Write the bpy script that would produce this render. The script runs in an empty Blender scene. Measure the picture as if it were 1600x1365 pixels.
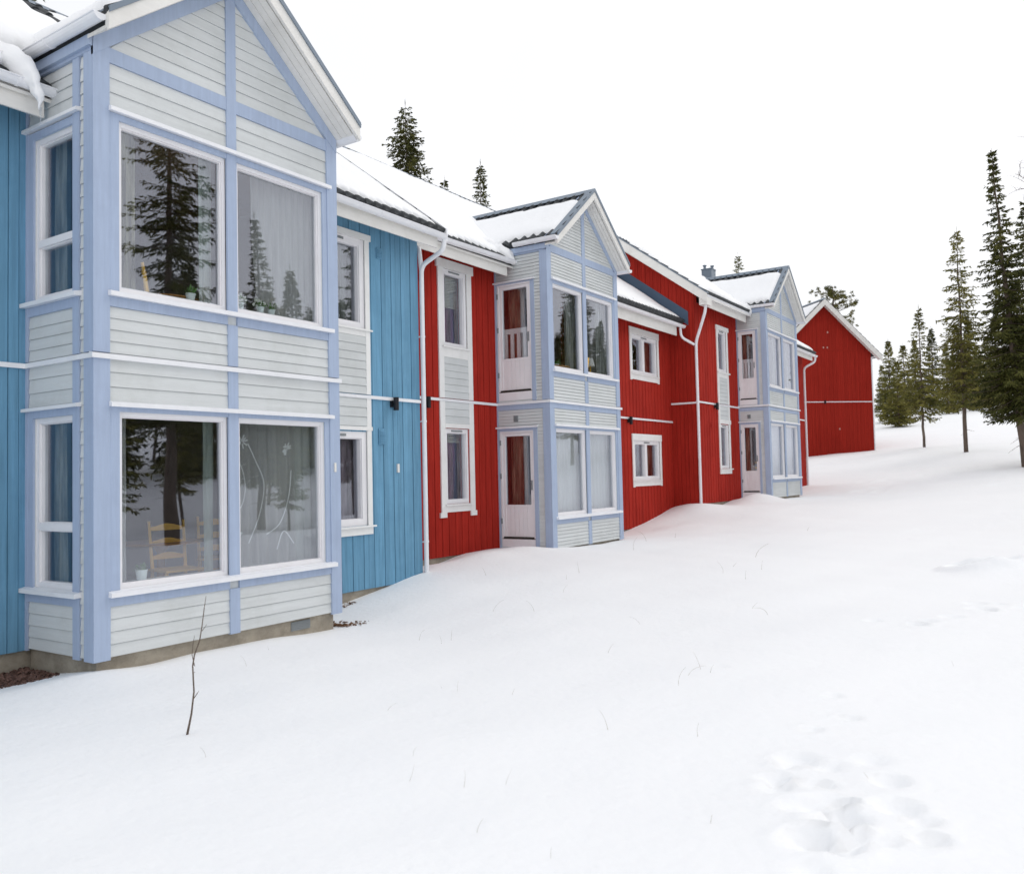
import bpy, math, random
import numpy as np
from mathutils import Vector, Matrix, noise

SC = bpy.context.scene
COL = SC.collection
R_ = math.radians

# ------------------------------------------------------------------ camera
RIGHT = Vector((0.83107829, 0.5557003, -0.02249581))
DOWN = Vector((-0.0426921, 0.02341434, -0.99881387))
FWD = Vector((-0.55451444, 0.83105292, 0.04318316))
cam_data = bpy.data.cameras.new("camera")
cam = bpy.data.objects.new("camera", cam_data)
COL.objects.link(cam)
cam.matrix_world = Matrix((
    (RIGHT.x, -DOWN.x, -FWD.x, 0),
    (RIGHT.y, -DOWN.y, -FWD.y, 0),
    (RIGHT.z, -DOWN.z, -FWD.z, 0),
    (0, 0, 0, 1)))
cam_data.sensor_width = 36
cam_data.lens = 1331 / 1600 * 36
cam_data.clip_start = 0.1
cam_data.clip_end = 2000
cam_data.dof.use_dof = True
cam_data.dof.focus_distance = 11.0
cam_data.dof.aperture_fstop = 2.8
SC.camera = cam

# ------------------------------------------------------------------ world, sun, exposure
SUN_EL, SUN_AZ = R_(42), R_(62)      # azimuth measured from +X towards +Y
W = bpy.data.worlds.new("World")
SC.world = W
W.use_nodes = True
nt = W.node_tree
nt.nodes.clear()
wo = nt.nodes.new('ShaderNodeOutputWorld')
bg = nt.nodes.new('ShaderNodeBackground')
sky = nt.nodes.new('ShaderNodeTexSky')
sky.sky_type = 'NISHITA'
sky.sun_disc = False
sky.sun_elevation = SUN_EL
sky.sun_rotation = R_(90) - SUN_AZ
sky.dust_density = 4.0
mixc = nt.nodes.new('ShaderNodeMix'); mixc.data_type = 'RGBA'
tc = nt.nodes.new('ShaderNodeTexCoord')
nz = nt.nodes.new('ShaderNodeTexNoise'); nz.inputs['Scale'].default_value = 1.1; nz.inputs['Detail'].default_value = 4
ramp = nt.nodes.new('ShaderNodeValToRGB')
ramp.color_ramp.elements[0].position = 0.40; ramp.color_ramp.elements[0].color = (7.15, 7.25, 7.5, 1)
ramp.color_ramp.elements[1].position = 0.65; ramp.color_ramp.elements[1].color = (8.9, 8.9, 9.0, 1)
nt.links.new(tc.outputs['Generated'], nz.inputs['Vector'])
nt.links.new(nz.outputs['Fac'], ramp.inputs['Fac'])
mixc.inputs['Factor'].default_value = 0.93            # thick overcast over the clear sky
nt.links.new(sky.outputs['Color'], mixc.inputs['A'])
nt.links.new(ramp.outputs['Color'], mixc.inputs['B'])
nt.links.new(mixc.outputs['Result'], bg.inputs['Color'])
bg.inputs['Strength'].default_value = 0.118
nt.links.new(bg.outputs['Background'], wo.inputs['Surface'])

sun_d = bpy.data.lights.new("sun", 'SUN')
sun_d.energy = 0.5
sun_d.angle = R_(25)
sun_d.color = (1.0, 0.97, 0.93)
sun = bpy.data.objects.new("sun", sun_d)
COL.objects.link(sun)
sdir = Vector((math.cos(SUN_EL) * math.cos(SUN_AZ), math.cos(SUN_EL) * math.sin(SUN_AZ), math.sin(SUN_EL)))
sun.rotation_euler = sdir.to_track_quat('Z', 'Y').to_euler()
sun.location = (20, 0, 30)

SC.view_settings.view_transform = 'Standard'
SC.view_settings.look = 'None'
SC.view_settings.exposure = 0.20
SC.view_settings.gamma = 1.0
SC.cycles.max_bounces = 8
SC.cycles.transparent_max_bounces = 16
SC.cycles.glossy_bounces = 4
SC.cycles.use_denoising = True

# ------------------------------------------------------------------ materials
MATS = {}

def mat(name, col, rough=0.6, var=0.06, scale=6.0, stretch=(1, 1, 1), bump=0.1, bscale=None, spec=0.3, dirt=None, dirt_amt=0.0, dscale=2.0, metallic=0.0, isl=0.0):
    if name in MATS:
        return MATS[name]
    m = bpy.data.materials.new(name)
    m.use_nodes = True
    n = m.node_tree
    b = n.nodes['Principled BSDF']
    b.inputs['Roughness'].default_value = rough
    b.inputs['Specular IOR Level'].default_value = spec
    b.inputs['Metallic'].default_value = metallic
    g = n.nodes.new('ShaderNodeNewGeometry')
    mp = n.nodes.new('ShaderNodeMapping')
    mp.inputs['Scale'].default_value = stretch
    n.links.new(g.outputs['Position'], mp.inputs['Vector'])
    t = n.nodes.new('ShaderNodeTexNoise')
    t.inputs['Scale'].default_value = scale
    t.inputs['Detail'].default_value = 6
    t.inputs['Roughness'].default_value = 0.65
    n.links.new(mp.outputs['Vector'], t.inputs['Vector'])
    r = n.nodes.new('ShaderNodeValToRGB')
    c = np.array(col)
    lo = np.clip(c * (1 - 1.6 * var), 0, 1); hi = np.clip(c * (1 + 1.6 * var), 0, 0.95)
    r.color_ramp.elements[0].position = 0.3; r.color_ramp.elements[0].color = (*lo, 1)
    r.color_ramp.elements[1].position = 0.7; r.color_ramp.elements[1].color = (*hi, 1)
    n.links.new(t.outputs['Fac'], r.inputs['Fac'])
    out = r.outputs['Color']
    if dirt is not None:
        t2 = n.nodes.new('ShaderNodeTexNoise')
        t2.inputs['Scale'].default_value = dscale
        t2.inputs['Detail'].default_value = 8
        t2.inputs['Roughness'].default_value = 0.7
        n.links.new(g.outputs['Position'], t2.inputs['Vector'])
        r2 = n.nodes.new('ShaderNodeValToRGB')
        r2.color_ramp.elements[0].position = 0.48; r2.color_ramp.elements[0].color = (0, 0, 0, 1)
        r2.color_ramp.elements[1].position = 0.72; r2.color_ramp.elements[1].color = (dirt_amt,) * 3 + (1,)
        n.links.new(t2.outputs['Fac'], r2.inputs['Fac'])
        mx = n.nodes.new('ShaderNodeMix'); mx.data_type = 'RGBA'
        n.links.new(r2.outputs['Color'], mx.inputs['Factor'])
        n.links.new(out, mx.inputs['A'])
        mx.inputs['B'].default_value = (*dirt, 1)
        out = mx.outputs['Result']
    if isl:
        mr = n.nodes.new('ShaderNodeMapRange'); mr.inputs['To Min'].default_value = 1 - isl; mr.inputs['To Max'].default_value = 1 + isl
        n.links.new(g.outputs['Random Per Island'], mr.inputs['Value'])
        vm = n.nodes.new('ShaderNodeVectorMath'); vm.operation = 'SCALE'
        n.links.new(out, vm.inputs[0]); n.links.new(mr.outputs[0], vm.inputs['Scale'])
        out = vm.outputs[0]
    n.links.new(out, b.inputs['Base Color'])
    if bump:
        t3 = n.nodes.new('ShaderNodeTexNoise')
        t3.inputs['Scale'].default_value = bscale or scale * 4
        t3.inputs['Detail'].default_value = 5
        n.links.new(mp.outputs['Vector'], t3.inputs['Vector'])
        bp = n.nodes.new('ShaderNodeBump')
        bp.inputs['Strength'].default_value = bump
        bp.inputs['Distance'].default_value = 0.01
        n.links.new(t3.outputs['Fac'], bp.inputs['Height'])
        n.links.new(bp.outputs['Normal'], b.inputs['Normal'])
    MATS[name] = m
    return m

V = (8, 8, 0.5)       # grain running up the boards
H = (0.6, 0.6, 10)    # grain running along the boards
M_BLUE = mat('blue paint', (0.145, 0.315, 0.465), 0.65, 0.10, 2.2, V, 0.25, 14, spec=0.12, dirt=(0.08, 0.215, 0.34), dirt_amt=0.4, dscale=1.1, isl=0.07)
M_RED = mat('red paint', (0.375, 0.026, 0.017), 0.75, 0.12, 2.2, V, 0.25, 14, spec=0.08, dirt=(0.24, 0.012, 0.008), dirt_amt=0.45, dscale=0.9, isl=0.08)
M_REDBARN = mat('barn red paint', (0.31, 0.022, 0.014), 0.8, 0.08, 2.0, V, 0.25, 14, spec=0.06, dirt=(0.2, 0.01, 0.006), dirt_amt=0.4, dscale=0.5, isl=0.06)
M_GREY = mat('pale grey paint', (0.63, 0.655, 0.66), 0.55, 0.035, 2.0, H, 0.18, 12, spec=0.15, dirt=(0.43, 0.45, 0.43), dirt_amt=0.35, dscale=1.6, isl=0.03)
M_LAV = mat('lavender blue paint', (0.385, 0.465, 0.615), 0.5, 0.04, 3.0, V, 0.15, 12, spec=0.15, dirt=(0.29, 0.345, 0.48), dirt_amt=0.35, dscale=2.0)
M_WHITE = mat('white paint', (0.83, 0.83, 0.82), 0.45, 0.02, 3.0, (2, 2, 2), 0.12, 20, dirt=(0.62, 0.61, 0.57), dirt_amt=0.25, dscale=2.5)
M_FRAME = mat('white window frame', (0.84, 0.83, 0.85), 0.35, 0.015, 4.0, (1, 1, 1), 0.04, 30, dirt=(0.7, 0.68, 0.68), dirt_amt=0.25, dscale=3.0)
M_CREAM = mat('cream white fascia', (0.77, 0.76, 0.73), 0.5, 0.03, 3.0, (0.5, 0.5, 4), 0.12, 20, dirt=(0.55, 0.54, 0.5), dirt_amt=0.4, dscale=1.8)
M_METALW = mat('white sheet metal', (0.82, 0.83, 0.86), 0.35, 0.02, 5.0, (1, 1, 1), 0.03, 8, spec=0.5, dirt=(0.6, 0.62, 0.66), dirt_amt=0.3, dscale=3.5)
M_TILE = mat('dark roof tile', (0.045, 0.05, 0.055), 0.6, 0.25, 8.0, (1, 1, 1), 0.3, 40, dirt=(0.12, 0.12, 0.12), dirt_amt=0.4, dscale=7)
M_STEEL = mat('grey blue sheet steel', (0.17, 0.215, 0.27), 0.45, 0.05, 4.0, (1, 1, 1), 0.05, 10, spec=0.5)
M_FLASH = mat('slate blue flashing', (0.06, 0.10, 0.16), 0.5, 0.06, 3.0, (1, 1, 1), 0.05, 10, spec=0.4)
M_CONC = mat('foundation concrete', (0.36, 0.32, 0.26), 0.85, 0.14, 4.0, (1, 1, 1.4), 0.5, 40, dirt=(0.17, 0.145, 0.11), dirt_amt=0.7, dscale=3.0)
M_BLACK = mat('black lamp metal', (0.012, 0.012, 0.016), 0.4, 0.1, 6, bump=0)
M_GRILLE = mat('vent grille grey', (0.25, 0.27, 0.28), 0.6, 0.05, 6, bump=0)
M_ROOM = mat('room plaster', (0.34, 0.32, 0.30), 0.9, 0.04, 2, bump=0)
M_FLOOR = mat('room floor wood', (0.16, 0.10, 0.06), 0.6, 0.1, 2, (1, 8, 1), bump=0)
M_PINE = mat('yellow pine wood', (0.88, 0.50, 0.07), 0.45, 0.08, 4, (1, 1, 0.4), 0.05)
M_TABLE = mat('brown table wood', (0.40, 0.19, 0.05), 0.4, 0.1, 4, (1, 4, 1), 0.05)
M_POT = mat('white glazed pot', (0.75, 0.82, 0.84), 0.3, 0.02, 6, bump=0, spec=0.5)
M_LEAF = mat('houseplant leaf', (0.10, 0.22, 0.06), 0.6, 0.2, 20, bump=0)
M_PETAL = mat('white petal', (0.8, 0.82, 0.78), 0.6, 0.05, 20, bump=0)
M_TWIG = mat('twig bark', (0.13, 0.10, 0.08), 0.85, 0.15, 30, bump=0.2)
M_STALK = mat('dry straw stalk', (0.42, 0.38, 0.32), 0.85, 0.15, 30, bump=0)
M_BARK = mat('spruce bark', (0.13, 0.10, 0.08), 0.9, 0.25, 4, (3, 3, 0.6), 0.6, 12)
M_BIRCH = mat('birch bark', (0.20, 0.175, 0.17), 0.8, 0.25, 5, (1, 1, 4), 0.3, 12)
M_RUBBER = mat('dark gap', (0.04, 0.035, 0.03), 0.8, 0.1, 6, bump=0)
M_VENTP = mat('faded pink vent', (0.55, 0.3, 0.26), 0.7, 0.05, 6, bump=0)
M_GRAVEL = mat('brown gravel', (0.13, 0.075, 0.06), 0.9, 0.45, 30, bump=0.4)
M_DEBRIS = mat('dead leaf litter', (0.16, 0.085, 0.045), 0.9, 0.5, 25, bump=0.3)


def foliage_mat(name, a, b):
    m = bpy.data.materials.new(name); m.use_nodes = True
    n = m.node_tree; p = n.nodes['Principled BSDF']
    p.inputs['Roughness'].default_value = 0.75
    p.inputs['Specular IOR Level'].default_value = 0.15
    g = n.nodes.new('ShaderNodeNewGeometry')
    t = n.nodes.new('ShaderNodeTexNoise'); t.inputs['Scale'].default_value = 0.9; t.inputs['Detail'].default_value = 5
    n.links.new(g.outputs['Position'], t.inputs['Vector'])
    ad = n.nodes.new('ShaderNodeMath'); ad.operation = 'ADD'
    mu = n.nodes.new('ShaderNodeMath'); mu.operation = 'MULTIPLY'; mu.inputs[1].default_value = 0.35
    n.links.new(g.outputs['Random Per Island'], mu.inputs[0])
    n.links.new(mu.outputs[0], ad.inputs[0]); n.links.new(t.outputs['Fac'], ad.inputs[1])
    r = n.nodes.new('ShaderNodeValToRGB')
    r.color_ramp.elements[0].position = 0.45; r.color_ramp.elements[0].color = (*a, 1)
    r.color_ramp.elements[1].position = 0.95; r.color_ramp.elements[1].color = (*b, 1)
    n.links.new(ad.outputs[0], r.inputs['Fac'])
    n.links.new(r.outputs['Color'], p.inputs['Base Color'])
    return m

M_SPRUCE = foliage_mat('spruce needles', (0.035, 0.042, 0.012), (0.125, 0.125, 0.032))
M_SPRUCE2 = foliage_mat('olive spruce needles', (0.085, 0.09, 0.022), (0.25, 0.225, 0.06))
M_PINEN = foliage_mat('pine needles', (0.07, 0.075, 0.02), (0.2, 0.18, 0.05))


def snow_mat(name, tracks=False):
    m = bpy.data.materials.new(name); m.use_nodes = True
    n = m.node_tree; p = n.nodes['Principled BSDF']
    p.inputs['Base Color'].default_value = (0.845, 0.87, 0.915, 1)
    p.inputs['Roughness'].default_value = 0.65
    p.inputs['Specular IOR Level'].default_value = 0.2
    g = n.nodes.new('ShaderNodeNewGeometry')
    last = None
    for sc_, st, di in ((2.2, 0.35, 0.05), (14.0, 0.5, 0.014), (120.0, 0.25, 0.002)):
        t = n.nodes.new('ShaderNodeTexNoise'); t.inputs['Scale'].default_value = sc_; t.inputs['Detail'].default_value = 5
        n.links.new(g.outputs['Position'], t.inputs['Vector'])
        bp = n.nodes.new('ShaderNodeBump'); bp.inputs['Strength'].default_value = st; bp.inputs['Distance'].default_value = di
        n.links.new(t.outputs['Fac'], bp.inputs['Height'])
        if last: n.links.new(last, bp.inputs['Normal'])
        last = bp.outputs['Normal']
    n.links.new(last, p.inputs['Normal'])
    t = n.nodes.new('ShaderNodeTexNoise'); t.inputs['Scale'].default_value = 0.5; t.inputs['Detail'].default_value = 6
    n.links.new(g.outputs['Position'], t.inputs['Vector'])
    r = n.nodes.new('ShaderNodeValToRGB')
    r.color_ramp.elements[0].position = 0.3; r.color_ramp.elements[0].color = (0.885, 0.892, 0.905, 1)
    r.color_ramp.elements[1].position = 0.7; r.color_ramp.elements[1].color = (0.91, 0.915, 0.925, 1)
    n.links.new(t.outputs['Fac'], r.inputs['Fac'])
    n.links.new(r.outputs['Color'], p.inputs['Base Color'])
    return m

M_SNOW = snow_mat('snow')


def glass_mat(name, tint, ior):
    m = bpy.data.materials.new(name); m.use_nodes = True
    n = m.node_tree; n.nodes.clear()
    o = n.nodes.new('ShaderNodeOutputMaterial')
    ge = n.nodes.new('ShaderNodeNewGeometry')
    def mth(op, a, b=None):
        q = n.nodes.new('ShaderNodeMath'); q.operation = op
        for k, v in enumerate((a, b)):
            if v is None: continue
            if isinstance(v, (int, float)): q.inputs[k].default_value = v
            else: n.links.new(v, q.inputs[k])
        return q.outputs[0]
    dt = n.nodes.new('ShaderNodeVectorMath'); dt.operation = 'DOT_PRODUCT'
    n.links.new(ge.outputs['Normal'], dt.inputs[0]); n.links.new(ge.outputs['Incoming'], dt.inputs[1])
    c_ = mth('ABSOLUTE', dt.outputs['Value'])
    p5 = mth('POWER', mth('SUBTRACT', 1.0, c_), 5.0)
    fac = mth('ADD', ior, mth('MULTIPLY', p5, 1 - ior))      # Schlick
    tr = n.nodes.new('ShaderNodeBsdfTransparent'); tr.inputs['Color'].default_value = (*tint, 1)
    gl = n.nodes.new('ShaderNodeBsdfGlossy'); gl.inputs['Roughness'].default_value = 0.012
    gl.inputs['Color'].default_value = (0.84, 0.86, 0.97, 1)
    g = n.nodes.new('ShaderNodeNewGeometry')
    t = n.nodes.new('ShaderNodeTexNoise'); t.inputs['Scale'].default_value = 0.9; t.inputs['Detail'].default_value = 1
    bp = n.nodes.new('ShaderNodeBump'); bp.inputs['Strength'].default_value = 0.05; bp.inputs['Distance'].default_value = 0.05
    n.links.new(g.outputs['Position'], t.inputs['Vector']); n.links.new(t.outputs['Fac'], bp.inputs['Height'])
    n.links.new(bp.outputs['Normal'], gl.inputs['Normal'])
    mx = n.nodes.new('ShaderNodeMixShader')
    n.links.new(fac, mx.inputs[0]); n.links.new(tr.outputs[0], mx.inputs[1]); n.links.new(gl.outputs[0], mx.inputs[2])
    n.links.new(mx.outputs[0], o.inputs[0])
    return m

M_GLASS = glass_mat('window glass', (0.95, 0.97, 0.965), 0.145)


def cloth_mat(name, col, transp=0.25, var=0.1, transl=0.4):
    m = bpy.data.materials.new(name); m.use_nodes = True
    n = m.node_tree; n.nodes.clear()
    o = n.nodes.new('ShaderNodeOutputMaterial')
    g = n.nodes.new('ShaderNodeNewGeometry')
    mp = n.nodes.new('ShaderNodeMapping'); mp.inputs['Scale'].default_value = (7, 7, 0.8)
    n.links.new(g.outputs['Position'], mp.inputs['Vector'])
    t = n.nodes.new('ShaderNodeTexNoise'); t.inputs['Scale'].default_value = 2.0; t.inputs['Detail'].default_value = 5
    n.links.new(mp.outputs['Vector'], t.inputs['Vector'])
    r = n.nodes.new('ShaderNodeValToRGB')
    c = np.array(col)
    r.color_ramp.elements[0].position = 0.35; r.color_ramp.elements[0].color = (*(c * (1 - 3 * var)).clip(0, 1), 1)
    r.color_ramp.elements[1].position = 0.65; r.color_ramp.elements[1].color = (*(c * (1 + 2 * var)).clip(0, 1), 1)
    n.links.new(t.outputs['Fac'], r.inputs['Fac'])
    d = n.nodes.new('ShaderNodeBsdfDiffuse'); tl = n.nodes.new('ShaderNodeBsdfTranslucent'); tr = n.nodes.new('ShaderNodeBsdfTransparent')
    n.links.new(r.outputs['Color'], d.inputs['Color']); n.links.new(r.outputs['Color'], tl.inputs['Color'])
    m1 = n.nodes.new('ShaderNodeMixShader'); m1.inputs[0].default_value = transl
    n.links.new(d.outputs[0], m1.inputs[1]); n.links.new(tl.outputs[0], m1.inputs[2])
    m2 = n.nodes.new('ShaderNodeMixShader'); m2.inputs[0].default_value = transp
    n.links.new(m1.outputs[0], m2.inputs[1]); n.links.new(tr.outputs[0], m2.inputs[2])
    n.links.new(m2.outputs[0], o.inputs[0])
    return m

M_C_SAGE = cloth_mat('sage curtain cloth', (0.36, 0.34, 0.25), 0.02, 0.22)
M_C_PALE = cloth_mat('pale green curtain cloth', (0.52, 0.60, 0.57), 0.08, 0.08)
M_C_SHEER = cloth_mat('white sheer cloth', (0.85, 0.85, 0.86), 0.42, 0.04)
M_C_WHITE = cloth_mat('white net curtain cloth', (0.93, 0.94, 0.96), 0.05, 0.02, 0.3)
M_C_PURPLE = cloth_mat('purple curtain cloth', (0.28, 0.11, 0.20), 0.0, 0.2)
M_C_MAROON = cloth_mat('maroon curtain cloth', (0.24, 0.08, 0.10), 0.0, 0.2)
M_C_BROWN = cloth_mat('brown curtain cloth', (0.42, 0.27, 0.2), 0.05, 0.2)
M_C_GREY = cloth_mat('grey curtain cloth', (0.45, 0.47, 0.46), 0.05, 0.15)
M_C_LILAC = cloth_mat('lilac sheer cloth', (0.62, 0.52, 0.62), 0.2, 0.1)
M_BLIND = cloth_mat('cream blind cloth', (0.72, 0.72, 0.64), 0.0, 0.03)

# ------------------------------------------------------------------ mesh helpers


class Fr:
    """wall frame: u runs along the wall, d outwards, z up"""
    def __init__(s, o, u, n):
        s.o = Vector(o); s.u = Vector(u).normalized(); s.n = Vector(n).normalized()

    def p(s, u, d, z):
        return s.o + s.u * u + s.n * d + Vector((0, 0, z))


def FX(x0): return Fr((x0, 0, 0), (0, 1, 0), (1, 0, 0))
def FY(y0): return Fr((0, y0, 0), (1, 0, 0), (0, -1, 0))
def FYP(y0): return Fr((0, y0, 0), (1, 0, 0), (0, 1, 0))


WORLD = {}      # object -> world origin


class MB:
    def __init__(s): s.v = []; s.f = []; s.un = []

    def hexa(s, p):
        """8 points: bottom ring 0-3, top ring 4-7"""
        s.un.append((len(s.v), len(s.f)))
        b = len(s.v); s.v += [tuple(q) for q in p]
        fs = [(0, 3, 2, 1), (4, 5, 6, 7), (0, 1, 5, 4), (1, 2, 6, 5), (2, 3, 7, 6), (3, 0, 4, 7)]
        c = sum((Vector(q) for q in p), Vector()) / 8
        f0 = [Vector(p[i]) for i in fs[1]]
        nn = (f0[1] - f0[0]).cross(f0[2] - f0[0])
        flip = nn.dot(f0[0] - c) < 0
        for f in fs:
            f = f[::-1] if flip else f
            s.f.append(tuple(b + i for i in f))

    def box(s, fr, u0, u1, d0, d1, z0, z1):
        if u1 - u0 < 1e-5 or z1 - z0 < 1e-5: return
        s.hexa([fr.p(u0, d0, z0), fr.p(u1, d0, z0), fr.p(u1, d1, z0), fr.p(u0, d1, z0),
                fr.p(u0, d0, z1), fr.p(u1, d0, z1), fr.p(u1, d1, z1), fr.p(u0, d1, z1)])

    def wbox(s, x0, x1, y0, y1, z0, z1):
        s.hexa([(x0, y0, z0), (x1, y0, z0), (x1, y1, z0), (x0, y1, z0), (x0, y0, z1), (x1, y0, z1), (x1, y1, z1), (x0, y1, z1)])

    def prism(s, pts, vec):
        """closed polygon of 3D points swept along vec"""
        s.un.append((len(s.v), len(s.f)))
        n = len(pts); b = len(s.v); vec = Vector(vec)
        s.v += [tuple(Vector(p)) for p in pts] + [tuple(Vector(p) + vec) for p in pts]
        nn = Vector()
        for i in range(n):
            nn += Vector(pts[i]).cross(Vector(pts[(i + 1) % n]))
        flip = nn.dot(vec) < 0
        fs = [tuple(range(n))[::-1], tuple(range(n, 2 * n))] + [(i, (i + 1) % n, n + (i + 1) % n, n + i) for i in range(n)]
        for f in fs:
            f = f[::-1] if flip else f
            s.f.append(tuple(b + i for i in f))

    def poly(s, fr, pts, d0, d1):
        s.prism([fr.p(u, d0, z) for u, z in pts], fr.n * (d1 - d0))

    def tube(s, pts, r, n=8, cap=True):
        s.un.append((len(s.v), len(s.f)))
        pts = [Vector(p) for p in pts]; m = len(pts)
        rr = r if isinstance(r, (list, tuple)) else [r] * m
        b = len(s.v); ref = None
        for i, p in enumerate(pts):
            t = (pts[min(i + 1, m - 1)] - pts[max(i - 1, 0)])
            if t.length < 1e-9: t = Vector((0, 0, 1))
            t.normalize()
            if ref is None:
                ref = Vector((0, 0, 1)) if abs(t.z) < 0.9 else Vector((1, 0, 0))
            a = (ref - t * ref.dot(t))
            if a.length < 1e-6: a = t.orthogonal()
            a.normalize(); ref = a; c = t.cross(a)
            for k in range(n):
                an = 2 * math.pi * k / n
                s.v.append(tuple(p + (a * math.cos(an) + c * math.sin(an)) * rr[i]))
        for i in range(m - 1):
            for k in range(n):
                s.f.append((b + i * n + k, b + i * n + (k + 1) % n, b + (i + 1) * n + (k + 1) % n, b + (i + 1) * n + k))
        if cap:
            s.f.append(tuple(b + k for k in range(n))[::-1]); s.f.append(tuple(b + (m - 1) * n + k for k in range(n)))

    def lathe(s, c, prof, n=16):
        s.un.append((len(s.v), len(s.f)))
        b = len(s.v); m = len(prof)
        for r, z in prof:
            for k in range(n):
                a = 2 * math.pi * k / n
                s.v.append((c[0] + r * math.cos(a), c[1] + r * math.sin(a), c[2] + z))
        for i in range(m - 1):
            for k in range(n):
                s.f.append((b + i * n + k, b + i * n + (k + 1) % n, b + (i + 1) * n + (k + 1) % n, b + (i + 1) * n + k))

    def grid(s, P):
        s.un.append((len(s.v), len(s.f)))
        b = len(s.v); h = len(P); w = len(P[0])
        for row in P:
            s.v += [tuple(q) for q in row]
        for i in range(h - 1):
            for j in range(w - 1):
                s.f.append((b + i * w + j, b + i * w + j + 1, b + (i + 1) * w + j + 1, b + (i + 1) * w + j))

    def build(s, name, m, parent=None, smooth=False, label=None, origin=None):
        if not s.v: return None
        if parent is not None and origin is None and 1 < len(s.un) < 500 and s.un[0] == (0, 0) and name not in ('trunk', 'crown', 'branches', 'foliage', 'flowers'):
            k = len(s.un); ve = [u[0] for u in s.un] + [len(s.v)]; fe = [u[1] for u in s.un] + [len(s.f)]
            V_ = np.array([tuple(q) for q in s.v])
            lo = np.array([V_[ve[i]:ve[i + 1]].min(0) for i in range(k)]); hi = np.array([V_[ve[i]:ve[i + 1]].max(0) for i in range(k)])
            sz = (hi - lo).max(1)
            gap = np.maximum(0, np.maximum(lo[:, None] - hi[None], lo[None] - hi[:, None]))
            near = np.sqrt((gap ** 2).sum(2)) <= np.maximum(.015, .48 * np.maximum(sz[:, None], sz[None]))
            comp = list(range(k))
            for i in range(k):
                for j in np.nonzero(near[i])[0]:
                    a, c = comp[i], comp[j]
                    if a != c: comp = [min(a, c) if q in (a, c) else q for q in comp]
            ids = sorted(set(comp))
            if len(ids) > 1:
                first = None
                for c in ids:
                    m2 = MB()
                    for i in range(k):
                        if comp[i] != c: continue
                        b = len(m2.v) - ve[i]
                        m2.v += s.v[ve[i]:ve[i + 1]]; m2.f += [tuple(q + b for q in f) for f in s.f[fe[i]:fe[i + 1]]]
                    o = m2.build(name, m, parent, smooth, label)
                    first = first or o
                return first
        me = bpy.data.meshes.new(name)
        o = Vector(origin) if origin is not None else (WORLD[parent.name] if parent is not None else Vector())
        me.from_pydata([tuple(Vector(q) - o) for q in s.v], [], s.f)
        me.materials.append(m)
        if smooth:
            me.polygons.foreach_set('use_smooth', [True] * len(me.polygons))
        ob = bpy.data.objects.new(name, me)
        COL.objects.link(ob)
        if parent is not None:
            ob.parent = parent
            WORLD[ob.name] = WORLD[parent.name]
        else:
            ob.location = o
            WORLD[ob.name] = o
        if label: ob['label'] = label
        return ob


def thing(name, label, cat, loc=(0, 0, 0), group=None):
    o = bpy.data.objects.new(name, None)
    o.empty_display_size = 0.2
    COL.objects.link(o)
    o.location = loc
    WORLD[o.name] = Vector(loc)
    o['label'] = label; o['category'] = cat
    if group: o['group'] = group
    return o


def tag(o, label=None, cat=None, group=None, kind=None):
    if label: o['label'] = label
    if cat: o['category'] = cat
    if group: o['group'] = group
    if kind: o['kind'] = kind
    return o


def nse(x, y=0.0, z=0.0): return noise.noise(Vector((x, y, z)))


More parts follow.
